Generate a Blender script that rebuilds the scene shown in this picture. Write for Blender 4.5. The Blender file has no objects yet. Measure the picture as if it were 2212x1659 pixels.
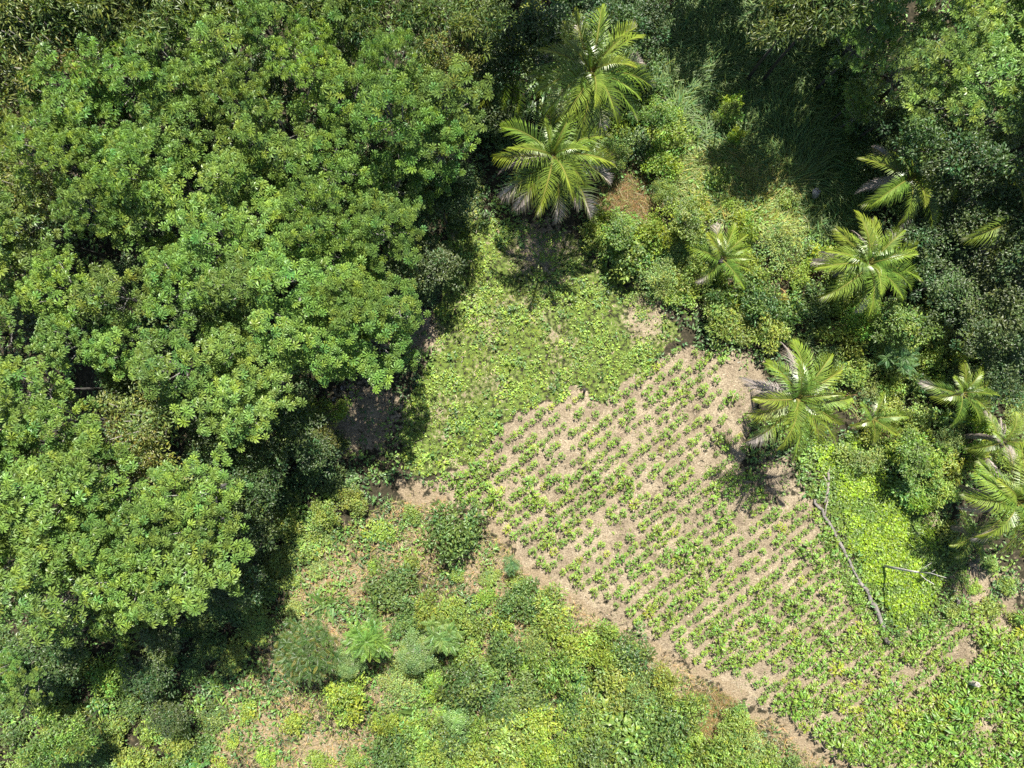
import bpy, math
import numpy as np

# ------------------------------------------------------------------ camera, sky, sun
S = 0.03472            # metres on the ground per unit of the layout plan (2212 x 1659 units in view)
H = 54.0               # height of the drone
scene = bpy.context.scene
col = scene.collection
cam_data = bpy.data.cameras.new('camera')
cam = bpy.data.objects.new('camera', cam_data)
col.objects.link(cam)
cam.location = (0, 0, H)
cam.rotation_euler = (0, 0, 0)
cam_data.sensor_width = 36
cam_data.lens = 18.0 / (1106 * S / H)
cam_data.clip_end = 2000
scene.camera = cam

SUN_EL, SUN_AZ = math.radians(55), math.radians(5)     # azimuth from +Y towards +X
world = bpy.data.worlds.new('World')
scene.world = world
world.use_nodes = True
wn, wl = world.node_tree.nodes, world.node_tree.links
wn.clear()
wo = wn.new('ShaderNodeOutputWorld'); wb = wn.new('ShaderNodeBackground'); ws = wn.new('ShaderNodeTexSky')
ws.sky_type = 'NISHITA'; ws.sun_disc = False
ws.sun_elevation = SUN_EL; ws.sun_rotation = SUN_AZ
ws.air_density = 1.0; ws.dust_density = 1.0
wb.inputs['Strength'].default_value = 0.055
wl.new(ws.outputs[0], wb.inputs[0]); wl.new(wb.outputs[0], wo.inputs[0])
sun_data = bpy.data.lights.new('sun', 'SUN')
sun_data.energy = 5.0; sun_data.angle = math.radians(0.5); sun_data.color = (1.0, 0.95, 0.86)
sun = bpy.data.objects.new('sun', sun_data)
col.objects.link(sun)
sun.location = (0, 0, 80)
sun.rotation_euler = (-(math.pi / 2 - SUN_EL), 0, -SUN_AZ)
scene.view_settings.view_transform = 'Standard'
scene.view_settings.look = 'None'
scene.view_settings.exposure = 1.55
scene.view_settings.gamma = 1
scene.render.engine = 'CYCLES'
scene.cycles.max_bounces = 5
scene.cycles.diffuse_bounces = 3
scene.cycles.transmission_bounces = 3
scene.cycles.glossy_bounces = 2
scene.cycles.use_denoising = False

# ------------------------------------------------------------------ helpers
rng = np.random.default_rng(7)


def vnoise(x, y, scale, seed=0):
    t = np.random.default_rng(1000 + seed).random((128, 128))
    u, v = np.asarray(x, float) / scale, np.asarray(y, float) / scale
    i, j = np.floor(u).astype(int), np.floor(v).astype(int)
    fu, fv = u - i, v - j
    fu, fv = fu * fu * (3 - 2 * fu), fv * fv * (3 - 2 * fv)
    i0, i1, j0, j1 = i % 128, (i + 1) % 128, j % 128, (j + 1) % 128
    return (t[i0, j0] * (1 - fu) + t[i1, j0] * fu) * (1 - fv) + (t[i0, j1] * (1 - fu) + t[i1, j1] * fu) * fv


def fbm(x, y, scale, seed=0):
    return (vnoise(x, y, scale, seed) + .5 * vnoise(x, y, scale / 2.1, seed + 1) + .25 * vnoise(x, y, scale / 4.3, seed + 2)) / 1.75


def zf(X, Y):
    return 0.10 * np.sin(np.asarray(X) * .13 + 1) * np.sin(np.asarray(Y) * .17) + 0.22 * (fbm(X, Y, 5.0, 50) - .5)


def gxy(xd, yd, h=0.0):
    k = S * (H - h) / H
    return (np.asarray(xd, float) - 1106) * k, (829.5 - np.asarray(yd, float)) * k


def plan(X, Y):
    return np.asarray(X) / S + 1106, 829.5 - np.asarray(Y) / S


def inside(poly, x, y):
    x, y = np.asarray(x, float), np.asarray(y, float)
    r = np.zeros(x.shape, bool)
    n = len(poly)
    for a in range(n):
        x0, y0 = poly[a]; x1, y1 = poly[(a + 1) % n]
        if y0 == y1:
            continue
        c = ((y0 > y) != (y1 > y)) & (x < (x1 - x0) * (y - y0) / (y1 - y0) + x0)
        r ^= c
    return r


def dist_line(pts, x, y):
    d = np.full(np.shape(x), 1e9)
    for (x0, y0), (x1, y1) in zip(pts[:-1], pts[1:]):
        dx, dy = x1 - x0, y1 - y0
        t = np.clip(((x - x0) * dx + (y - y0) * dy) / (dx * dx + dy * dy), 0, 1)
        d = np.minimum(d, np.hypot(x - x0 - t * dx, y - y0 - t * dy))
    return d


def poisson(poly, dmin, r, avoid=(), tries=9000):
    p = np.array(poly, float)
    lo, hi = p.min(0), p.max(0)
    c = r.uniform(lo, hi, (tries, 2))
    c = c[inside(poly, c[:, 0], c[:, 1])]
    out = []
    A = np.array(avoid, float).reshape(-1, 3)
    for q in c:
        if len(A) and np.any(np.hypot(A[:, 0] - q[0], A[:, 1] - q[1]) < A[:, 2]):
            continue
        if out and np.min(np.hypot(*(np.array(out) - q).T)) < dmin:
            continue
        out.append(q)
    return out


def unit(v):
    return v / np.maximum(np.linalg.norm(v, axis=-1, keepdims=True), 1e-9)


def frames(d, n, s):
    """columns: across, along d, normal; s (k,) or (k,3)"""
    d = unit(d)
    x = unit(np.cross(d, n))
    z = np.cross(x, d)
    M = np.stack([x, d, z], -1)
    s = np.asarray(s, float)
    if s.ndim == 1:
        s = np.repeat(s[:, None], 3, 1)
    return M * s[:, None, :]


def scatter(T, M, P, tint):
    """T=(V,F,shade[n,3]) copied by matrices M (k,3,3) to points P with colour tint (k,3)"""
    V, F, sh = T
    k, n = len(P), len(V)
    W = np.einsum('kij,nj->kni', M, V) + P[:, None, :]
    G = F[None] + (np.arange(k) * n)[:, None, None]
    C = tint[:, None, :] * sh[None]
    return W.reshape(-1, 3), G.reshape(-1, 3), C.reshape(-1, 3)


def join(parts):
    Vs, Fs, Cs, o = [], [], [], 0
    for V, F, C in parts:
        Vs.append(V); Fs.append(F + o); Cs.append(C); o += len(V)
    return np.concatenate(Vs), np.concatenate(Fs), np.concatenate(Cs)


def mesh(name, geo, mat, smooth=False):
    V, F, C = geo
    me = bpy.data.meshes.new(name)
    me.vertices.add(len(V)); me.vertices.foreach_set('co', np.ascontiguousarray(V, np.float32).ravel())
    me.loops.add(len(F) * 3); me.loops.foreach_set('vertex_index', np.ascontiguousarray(F, np.int32).ravel())
    me.polygons.add(len(F))
    me.polygons.foreach_set('loop_start', np.arange(0, len(F) * 3, 3, dtype=np.int32))
    me.polygons.foreach_set('use_smooth', np.full(len(F), smooth))
    a = me.attributes.new('tint', 'FLOAT_COLOR', 'POINT')
    a.data.foreach_set('color', np.ascontiguousarray(np.c_[np.clip(C, 0, 1), np.ones(len(C))], np.float32).ravel())
    me.update(calc_edges=True)
    me.materials.append(mat)
    return me


def obj(name, me, parent=None, loc=(0, 0, 0), rot=(0, 0, 0), scale=(1, 1, 1)):
    o = bpy.data.objects.new(name, me)
    col.objects.link(o)
    o.location = loc; o.rotation_euler = rot; o.scale = scale
    if parent is not None:
        o.parent = parent
    return o


def tube(pts, rad, c, n=6, jit=0.0, r=None):
    pts = np.array(pts, float); m = len(pts)
    rad = np.broadcast_to(np.array(rad, float), (m,))
    t = unit(np.gradient(pts, axis=0))
    up = np.where(np.abs(t[:, 2:3]) > .9, np.array([[1., 0, 0]]), np.array([[0, 0, 1.]]))
    u = unit(np.cross(t, up)); v = np.cross(t, u)
    a = np.arange(n) * 2 * math.pi / n
    R = rad[:, None] * (1 + (jit * r.normal(size=(m, n)) if r is not None else 0))
    V = pts[:, None] + R[..., None] * (np.cos(a)[None, :, None] * u[:, None] + np.sin(a)[None, :, None] * v[:, None])
    V = V.reshape(-1, 3)
    F = []
    for i in range(m - 1):
        for j in range(n):
            p, q = i * n + j, i * n + (j + 1) % n
            F += [(p, q, q + n), (p, q + n, p + n)]
    b = len(V)
    V = np.r_[V, pts[:1], pts[-1:]]
    for j in range(n):
        F += [(b, (j + 1) % n, j), (b + 1, (m - 1) * n + j, (m - 1) * n + (j + 1) % n)]
    C = np.tile(np.array(c, float), (len(V), 1))
    if r is not None:
        C = C * r.uniform(.75, 1.2, (len(V), 1))
    return V, np.array(F), C


# ------------------------------------------------------------------ materials
def leaf_mat(name, rough=.42, trans=.33, spec=.5, tr=(1.9, 1.75, .35), var=.12, hue=.018):
    m = bpy.data.materials.new(name); m.use_nodes = True
    N, L = m.node_tree.nodes, m.node_tree.links
    N.clear()
    out = N.new('ShaderNodeOutputMaterial')
    at = N.new('ShaderNodeAttribute'); at.attribute_name = 'tint'
    oi = N.new('ShaderNodeObjectInfo')
    mr = N.new('ShaderNodeMapRange'); mr.inputs[3].default_value = 1 - var; mr.inputs[4].default_value = 1 + var
    m2 = N.new('ShaderNodeMath'); m2.operation = 'MULTIPLY'; m2.inputs[1].default_value = 7.31
    m3 = N.new('ShaderNodeMath'); m3.operation = 'FRACT'
    mh = N.new('ShaderNodeMapRange'); mh.inputs[3].default_value = .488 - hue; mh.inputs[4].default_value = .488 + hue
    hs = N.new('ShaderNodeHueSaturation')
    L.new(oi.outputs['Random'], mr.inputs[0]); L.new(oi.outputs['Random'], m2.inputs[0])
    L.new(m2.outputs[0], m3.inputs[0]); L.new(m3.outputs[0], mh.inputs[0])
    L.new(mh.outputs[0], hs.inputs['Hue']); L.new(mr.outputs[0], hs.inputs['Value'])
    L.new(at.outputs['Color'], hs.inputs['Color'])
    pb = N.new('ShaderNodeBsdfPrincipled')
    pb.inputs['Roughness'].default_value = rough
    pb.inputs['Specular IOR Level'].default_value = spec
    L.new(hs.outputs[0], pb.inputs['Base Color'])
    tb = N.new('ShaderNodeBsdfTranslucent')
    mx = N.new('ShaderNodeMix'); mx.data_type = 'RGBA'; mx.blend_type = 'MULTIPLY'; mx.inputs[0].default_value = 1
    L.new(hs.outputs[0], mx.inputs[6]); mx.inputs[7].default_value = (*tr, 1)
    L.new(mx.outputs[2], tb.inputs['Color'])
    ms = N.new('ShaderNodeMixShader'); ms.inputs[0].default_value = trans
    L.new(pb.outputs[0], ms.inputs[1]); L.new(tb.outputs[0], ms.inputs[2])
    L.new(ms.outputs[0], out.inputs[0])
    return m


def bark_mat(name, rough=.85, scale=6):
    m = bpy.data.materials.new(name); m.use_nodes = True
    N, L = m.node_tree.nodes, m.node_tree.links
    pb = N['Principled BSDF']; pb.inputs['Roughness'].default_value = rough
    at = N.new('ShaderNodeAttribute'); at.attribute_name = 'tint'
    tc = N.new('ShaderNodeTexCoord')
    nz = N.new('ShaderNodeTexNoise'); nz.inputs['Scale'].default_value = scale; nz.inputs['Detail'].default_value = 5
    L.new(tc.outputs['Object'], nz.inputs['Vector'])
    mr = N.new('ShaderNodeMapRange'); mr.inputs[1].default_value = .3; mr.inputs[2].default_value = .7
    mr.inputs[3].default_value = .45; mr.inputs[4].default_value = 1.35
    L.new(nz.outputs[0], mr.inputs[0])
    mx = N.new('ShaderNodeVectorMath'); mx.operation = 'SCALE'
    L.new(at.outputs['Color'], mx.inputs[0]); L.new(mr.outputs[0], mx.inputs['Scale'])
    L.new(mx.outputs[0], pb.inputs['Base Color'])
    bp = N.new('ShaderNodeBump'); bp.inputs['Strength'].default_value = .6; bp.inputs['Distance'].default_value = .03
    L.new(nz.outputs[0], bp.inputs['Height']); L.new(bp.outputs[0], pb.inputs['Normal'])
    return m


M_CEC = leaf_mat('glossy_lobed_leaf', rough=.48, trans=.19, spec=1.0, tr=(2.0, 1.9, .3), hue=.012, var=.2)
M_LEAF = leaf_mat('soft_leaf', rough=.48, trans=.30, spec=.6)
M_PALM = leaf_mat('palm_leaflet', rough=.36, trans=.28, spec=.5)
M_GRASS = leaf_mat('grass_blade', rough=.5, trans=.35, spec=.35, var=0, hue=0)
M_DRY = leaf_mat('dry_leaf', rough=.8, trans=.12, spec=.15, tr=(1, .95, .8), var=.1, hue=0)
M_BARK = bark_mat('bark')
M_DEAD = bark_mat('weathered_wood', .9, 9)

# ------------------------------------------------------------------ plan of the place
FIELD = [(1222, 838), (1300, 872), (1350, 822), (1400, 790), (1500, 735), (1560, 770), (1645, 780), (1660, 850), (1640, 920), (1600, 1000),
         (1640, 1080), (1760, 1080), (1800, 1160), (1850, 1260), (1905, 1370), (1990, 1350), (2080, 1300), (2260, 1330), (2260, 1720), (1930, 1720),
         (1720, 1570), (1500, 1440), (1300, 1320), (1130, 1220), (1060, 1120), (960, 1070), (900, 1050), (1010, 1005), (1100, 925)]
WEEDY = [(965, 470), (1100, 480), (1240, 510), (1350, 590), (1400, 640), (1480, 720), (1400, 790), (1350, 825), (1300, 870), (1222, 835),
         (1100, 920), (1010, 1005), (890, 1035), (870, 960), (885, 850), (930, 760), (960, 650), (950, 560)]
BRIGHT = [(1750, 960), (1830, 940), (1890, 990), (1960, 1060), (2010, 1130), (2035, 1210), (2030, 1290), (1960, 1350), (1920, 1350), (1880, 1290), (1830, 1180), (1770, 1070)]
TALL_GRASS = [(1400, 60), (1480, -40), (1730, -40), (1800, 120), (1850, 240), (1900, 330), (1860, 430), (1840, 520), (1760, 520), (1740, 420), (1600, 340), (1480, 320), (1420, 200)]
SUN_GRASS = [(1440, 320), (1560, 310), (1700, 350), (1740, 420), (1730, 500), (1640, 500), (1520, 470), (1440, 420)]
STRIP = [(860, 1065), (960, 1085), (1060, 1150), (1140, 1230), (1290, 1320), (1440, 1420), (1600, 1520), (1720, 1590), (1880, 1690)]
SCRUB = [(620, 1230), (720, 1130), (860, 1080), (960, 1085), (1060, 1160), (1140, 1240), (1290, 1330), (1440, 1430), (1600, 1530), (1720, 1600), (1880, 1720), (430, 1720), (480, 1500), (560, 1390)]
FOREST = [(-200, -200), (1000, -200), (1030, 150), (1000, 330), (940, 480), (930, 640), (900, 760), (780, 860), (700, 1000), (600, 1200), (540, 1330), (400, 1450), (300, 1800), (-200, 1800)]


def warp(x, y):
    return x + 26 * (fbm(x, y, 45, 11) - .5) * 2, y + 26 * (fbm(x, y, 45, 21) - .5) * 2


def cover(x, y):
    """bare soil, dry straw, low green, red-brown amounts at plan points"""
    wx, wy = warp(x, y)
    f = inside(FIELD, wx, wy).astype(float)
    w = inside(WEEDY, wx, wy).astype(float)
    b = inside(BRIGHT, wx, wy).astype(float)
    s = inside(SCRUB, wx, wy).astype(float)
    g = (inside(TALL_GRASS, wx, wy) | inside(SUN_GRASS, wx, wy)).astype(float)
    n = fbm(x, y, 60, 31)
    strip = np.exp(-(dist_line(STRIP, wx + (wx - x) * 1.2, wy + (wy - y) * 1.2) / (9 + 20 * n)) ** 2)
    soil = f * (.58 + .42 * n) + w * np.clip(1.0 - 1.5 * n, 0, 1) * .8 + s * np.clip(n - .55, 0, 1) * .3
    for cx, cy, r in ((800, 900, 90), (910, 720, 55), (1170, 540, 75), (740, 930, 60), (1600, 800, 60), (1680, 1040, 60), (1990, 1110, 40), (2100, 1260, 70), (1400, 690, 50), (1000, 380, 50), (1540, 780, 40), (1890, 920, 35), (2150, 1290, 60)):
        soil = np.maximum(soil, np.exp(-(np.hypot(wx - cx, wy - cy) / r) ** 2) * .9)
    dry = np.maximum(np.maximum(strip * .95, f * .55), s * np.clip(1.15 - 1.1 * n, 0, 1) * .75)
    for cx, cy, r in ((740, 1245, 60), (690, 1290, 45), (560, 1580, 70), (700, 1640, 80), (480, 1600, 60)):
        dry = np.maximum(dry, np.exp(-(np.hypot(wx - cx, wy - cy) / r) ** 2))
    red = np.exp(-(np.hypot((wx - 1360) / 62, (wy - 432) / 54)) ** 2) + np.exp(-(np.hypot((wx - 1528) / 52, (wy - 1552) / 40)) ** 2) * .62
    for cx, cy, r in ((1850, 720, 18), (1790, 740, 25), (1730, 700, 22)):
        red = np.maximum(red, .8 * np.exp(-(np.hypot(wx - cx, wy - cy) / r) ** 2))
    green = np.maximum(np.maximum(w * .6, b * .8), g * .6)
    return np.clip(soil, 0, 1), np.clip(dry, 0, 1), np.clip(green, 0, 1), np.clip(red, 0, 1)


# ------------------------------------------------------------------ ground: one sheet
def build_ground():
    xs = np.unique(np.r_[np.linspace(-600, -48, 30), np.arange(-48, 48.01, .2), np.linspace(48, 600, 30)])
    ys = np.unique(np.r_[np.linspace(-600, -38, 30), np.arange(-38, 38.01, .2), np.linspace(38, 600, 30)])
    X, Y = np.meshgrid(xs, ys)
    V = np.stack([X, Y, zf(X, Y)], -1).reshape(-1, 3)
    nx, ny = len(xs), len(ys)
    I = np.arange(nx * ny).reshape(ny, nx)
    a, b, c, d = I[:-1, :-1].ravel(), I[:-1, 1:].ravel(), I[1:, 1:].ravel(), I[1:, :-1].ravel()
    F = np.r_[np.c_[a, b, c], np.c_[a, c, d]]
    px, py = plan(V[:, 0], V[:, 1])
    so, dr, gr, rd = cover(px, py)
    m = bpy.data.materials.new('ground_soil'); m.use_nodes = True
    N, L = m.node_tree.nodes, m.node_tree.links
    pb = N['Principled BSDF']; pb.inputs['Roughness'].default_value = .95; pb.inputs['Specular IOR Level'].default_value = .15
    at = N.new('ShaderNodeAttribute'); at.attribute_name = 'tint'
    at2 = N.new('ShaderNodeAttribute'); at2.attribute_name = 'rust'
    sp = N.new('ShaderNodeSeparateColor'); L.new(at.outputs['Color'], sp.inputs[0])
    tc = N.new('ShaderNodeTexCoord')

    def noise(sc, det=6, rough=.6):
        n = N.new('ShaderNodeTexNoise'); n.inputs['Scale'].default_value = sc
        n.inputs['Detail'].default_value = det; n.inputs['Roughness'].default_value = rough
        L.new(tc.outputs['Object'], n.inputs['Vector']); return n

    def ramp(src, stops):
        r = N.new('ShaderNodeValToRGB')
        while len(r.color_ramp.elements) < len(stops):
            r.color_ramp.elements.new(.5)
        for e, (p, c) in zip(r.color_ramp.elements, stops):
            e.position = p; e.color = (*c, 1)
        L.new(src, r.inputs[0]); return r
    n1, n2, n3 = noise(3.2), noise(9, 5, .7), noise(.55, 4)
    litter = ramp(n1.outputs[0], [(.3, (.014, .014, .008)), (.5, (.034, .030, .018)), (.68, (.07, .056, .036))])
    soil = ramp(n2.outputs[0], [(.27, (.10, .078, .052)), (.43, (.19, .153, .108)), (.56, (.275, .230, .165)), (.75, (.40, .345, .255))])
    soil2 = ramp(n3.outputs[0], [(.33, (.66, .63, .60)), (.62, (1.08, 1.07, 1.03))])
    ms = N.new('ShaderNodeMix'); ms.data_type = 'RGBA'; ms.blend_type = 'MULTIPLY'; ms.inputs[0].default_value = 1
    L.new(soil.outputs[0], ms.inputs[6]); L.new(soil2.outputs[0], ms.inputs[7])
    dry = ramp(n2.outputs[0], [(.28, (.085, .065, .038)), (.5, (.20, .155, .10)), (.72, (.33, .27, .18))])
    green = ramp(n1.outputs[0], [(.3, (.05, .075, .016)), (.55, (.10, .145, .028)), (.75, (.15, .19, .05))])
    red = ramp(n2.outputs[0], [(.3, (.07, .042, .018)), (.55, (.14, .085, .04)), (.75, (.22, .145, .075))])

    def edge(src):      # break up the borders with noise
        ad = N.new('ShaderNodeMath'); ad.operation = 'ADD'; L.new(src, ad.inputs[0])
        sb = N.new('ShaderNodeMapRange'); sb.inputs[1].default_value = .3; sb.inputs[2].default_value = .7
        sb.inputs[3].default_value = -.42; sb.inputs[4].default_value = .42
        L.new(n1.outputs[0], sb.inputs[0]); L.new(sb.outputs[0], ad.inputs[1])
        mp = N.new('ShaderNodeMapRange'); mp.interpolation_type = 'SMOOTHSTEP'
        mp.inputs[1].default_value = .3; mp.inputs[2].default_value = .7
        L.new(ad.outputs[0], mp.inputs[0]); return mp.outputs[0]
    cur = litter.outputs[0]
    for src, colr in ((sp.outputs[2], green.outputs[0]), (sp.outputs[1], dry.outputs[0]), (sp.outputs[0], ms.outputs[2]), (at2.outputs['Fac'], red.outputs[0])):
        mx = N.new('ShaderNodeMix'); mx.data_type = 'RGBA'
        L.new(edge(src), mx.inputs[0]); L.new(cur, mx.inputs[6]); L.new(colr, mx.inputs[7])
        cur = mx.outputs[2]
    L.new(cur, pb.inputs['Base Color'])
    bp = N.new('ShaderNodeBump'); bp.inputs['Strength'].default_value = .9; bp.inputs['Distance'].default_value = .12
    L.new(n2.outputs[0], bp.inputs['Height']); L.new(bp.outputs[0], pb.inputs['Normal'])
    me = mesh('ground', (V, F, np.c_[so, dr, gr]), m, True)
    a = me.attributes.new('rust', 'FLOAT', 'POINT'); a.data.foreach_set('value', rd.astype(np.float32))
    o = obj('ground', me); o['kind'] = 'structure'


build_ground()

# ------------------------------------------------------------------ leaf templates (V, F, shade)
def T_leaf(w=.5, fold=.10, droop=.14):
    V = np.array([[0, 0, 0], [-w / 2, .42, fold], [w / 2, .42, fold], [0, .5, 0], [0, 1, -droop]])
    F = np.array([[0, 3, 1], [0, 2, 3], [1, 3, 4], [3, 2, 4]])
    return V, F, np.ones((5, 3))


def T_blade(droop=.5, w=.03, n=3):
    t = np.linspace(0, 1, n + 1)
    y = t - .12 * droop * t ** 2; z = -droop * t ** 2 * .75
    V, F = [], []
    for i in range(n):
        ww = w * (1 - t[i] ** 2) + .004
        V += [[-ww, y[i], z[i]], [ww, y[i], z[i]]]
    V.append([0, y[n], z[n]])
    for i in range(n - 1):
        a = 2 * i
        F += [[a, a + 1, a + 3], [a, a + 3, a + 2]]
    a = 2 * (n - 1); F.append([a, a + 1, a + 2])
    return np.array(V), np.array(F), np.ones((len(V), 3))


def T_umbrella(r, lobes=10, wid=.19, droop=.32, fold=.07, vein=1.5):
    """round leaf cut into lobes that hang from one centre, unit radius"""
    Vs, Fs, Ss = [], [], []
    for i in range(lobes):
        a = 2 * math.pi * (i + .5) / lobes + r.normal() * .05
        ln = (.72 + .28 * (.5 - .5 * math.cos(a))) * r.uniform(.92, 1.06)
        dr = droop * r.uniform(.75, 1.3)
        rows = [(.06, .012), (.46, .55 * wid), (.80, wid), (1.0, .04)]
        P, Sh = [], []
        for t, w in rows:
            rr = t * ln
            z = -dr * rr ** 1.8
            if t in (.06, 1.0):
                P.append([0, rr, z]); Sh.append([vein, vein, 1] if t < .1 else [1, 1, 1])
            else:
                P += [[-w, rr, z + fold * (.6 + t)], [0, rr, z], [w, rr, z + fold * (.6 + t)]]
                Sh += [[.95, .95, 1], [1 + (vein - 1) * .45, 1 + (vein - 1) * .45, 1], [.95, .95, 1]]
        P = np.array(P)
        c, s = math.cos(a), math.sin(a)
        P = np.c_[P[:, 0] * c - P[:, 1] * s, P[:, 0] * s + P[:, 1] * c, P[:, 2]]
        o = 8 * i
        Fs += [[o, o + 2, o + 1], [o, o + 3, o + 2], [o + 1, o + 2, o + 5], [o + 1, o + 5, o + 4], [o + 2, o + 3, o + 6], [o + 2, o + 6, o + 5], [o + 4, o + 5, o + 7], [o + 5, o + 6, o + 7]]
        Vs.append(P); Ss += Sh
    return np.concatenate(Vs), np.array(Fs), np.array(Ss)


def T_fern(r, pairs=13, leng=.26, arch=.35):
    """feather-like leaf along +Y, unit length"""
    Vs, Fs, o = [], [], 0
    rows = np.linspace(0, 1, 7)
    zc = lambda t: .25 * t - arch * t ** 2
    for i in range(6):
        t0, t1 = rows[i], rows[i + 1]
        Vs += [[-.008, t0, zc(t0) + .004], [.008, t0, zc(t0) + .004], [0, t1, zc(t1) + .004]]; Fs.append([o, o + 1, o + 2]); o += 3
    for i in range(pairs):
        t = .1 + .88 * i / (pairs - 1)
        l = leng * math.sin(math.pi * min(.98, .22 + .72 * t)) * r.uniform(.85, 1.1)
        w = .026
        for s in (-1, 1):
            a = math.radians(58) + r.normal() * .06
            dx, dy = s * math.sin(a), math.cos(a)
            z = zc(t)
            m = np.array([dx * l * .5, t + dy * l * .5, z + .02]); e = np.array([dx * l, t + dy * l, z - .05])
            px, py = -dy * w, dx * w
            Vs += [[0, t, z], [m[0] + px, m[1] + py, m[2]], [m[0] - px, m[1] - py, m[2]], list(e)]
            Fs += [[o, o + 1, o + 2], [o + 1, o + 3, o + 2]]; o += 4
    return np.array(Vs), np.array(Fs), np.ones((len(Vs), 3))


def rand_dir(r, n, zmin=-1.0):
    z = r.uniform(zmin, 1, n); a = r.uniform(0, 2 * math.pi, n); q = np.sqrt(1 - z * z)
    return np.c_[q * np.cos(a), q * np.sin(a), z]


def tints(r, base, n, val=.22, warm=.12):
    c = np.tile(np.array(base, float), (n, 1)) * (1 + val * r.normal(size=(n, 1))).clip(.45, 1.7)
    w = warm * r.normal(size=n)
    c[:, 0] *= (1 + w).clip(.6, 1.6); c[:, 2] *= (1 - w).clip(.6, 1.5)
    return c


def leafy(r, R, hz, z0, ncl, nl, leaf, clr, base, T, inner=.35, tip=None, zmin=-.15, val=.2, flat=.55):
    """crown of leaf clumps: an ellipsoid of half-width R, half-height hz round height z0"""
    d = rand_dir(r, ncl, zmin)
    rho = r.uniform(inner, 1, ncl) ** .6
    aa = np.arctan2(d[:, 1], d[:, 0])
    lob = .84 + .26 * np.sin(2 * aa + r.uniform(0, 6)) * r.uniform(.3, 1) + .22 * np.sin(5 * aa + r.uniform(0, 6))
    lob = lob * np.where(r.random(ncl) < .14, 1.4, 1)
    c = np.c_[d[:, 0] * R * rho * lob, d[:, 1] * R * rho * lob, z0 + d[:, 2] * hz * rho * (.7 + .45 * np.sin(3 * aa + 2 * rho + r.uniform(0, 6)))]
    cr = clr * r.uniform(.65, 1.35, ncl)
    k = ncl * nl
    ci = np.repeat(np.arange(ncl), nl)
    e = rand_dir(r, k, -.45)
    P = c[ci] + e * (cr[ci] * r.uniform(.45, 1.08, k))[:, None] * np.array([1, 1, .75])
    nrm = unit(e * flat + np.array([0, 0, .75]) + r.normal(size=(k, 3)) * .38)
    dirv = unit(e * np.array([1, 1, .2]) + r.normal(size=(k, 3)) * .6 - np.array([0, 0, .18]))
    ct = tints(r, base, ncl, val, .14)
    col_ = ct[ci] * tints(r, (1, 1, 1), k, .16, .08)
    if tip is not None:
        m = (r.random(k) < .10) & (e[:, 2] > .2)
        col_[m] = tints(r, tip, int(m.sum()), .15, .05)
    P[:, 2] = np.maximum(P[:, 2], .06)
    return scatter(T, frames(dirv, nrm, leaf * r.uniform(.65, 1.3, k)), P, col_)


def branches(r, pts_top, h0, base_r, c, z_fork=.55, lean=(0, 0)):
    """trunk up to a fork, then limbs to the crown points"""
    top = np.array([lean[0], lean[1], h0])
    parts = [tube([[0, 0, -.3], [lean[0] * .3 + r.normal() * .06, lean[1] * .3 + r.normal() * .06, h0 * .5], top], [base_r, base_r * .8, base_r * .62], np.array(c) * .3, 7, .05, r)]
    for p in pts_top:
        p = np.array(p)
        st = top + (np.array([0, 0, 0]) - np.array([0, 0, 1])) * r.uniform(0, .12) * h0
        md = st + (p - st) * np.array([.55, .55, .42]) + r.normal(size=3) * .12
        parts.append(tube([st, md, p], [base_r * .42, base_r * .28, base_r * .12], c, 5, .05, r))
    return join(parts)


# ------------------------------------------------------------------ bookkeeping of things
THINGS = []      # (object, description, family, plan x, plan y)


def note(o, desc, cat, fam, xd, yd, group):
    o['category'] = cat
    o['group'] = group
    THINGS.append((o, desc, fam, xd, yd))


def copy_tree(o, parent=None):
    c = o.copy(); col.objects.link(c)
    if parent is not None:
        c.parent = parent
    for ch in o.children:
        copy_tree(ch, c)
    return c


class Kind:
    """a set of variants; the first placement of a variant uses it, later ones copy it"""
    def __init__(self, name, builders):
        self.name, self.v, self.used = name, builders, [None] * len(builders)

    def place(self, i, loc, rz, sc):
        i %= len(self.v)
        if self.used[i] is None:
            parts = self.v[i]()
            if isinstance(parts, bpy.types.Mesh):
                o = obj(self.name, parts)
            else:
                o = obj(self.name, None)
                for nm, me in parts:
                    obj(nm, me, o)
            self.used[i] = o
        else:
            o = copy_tree(self.used[i])
        o.location = loc; o.rotation_euler = (0, 0, rz); o.scale = sc if not np.isscalar(sc) else (sc, sc, sc)
        return o


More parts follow.
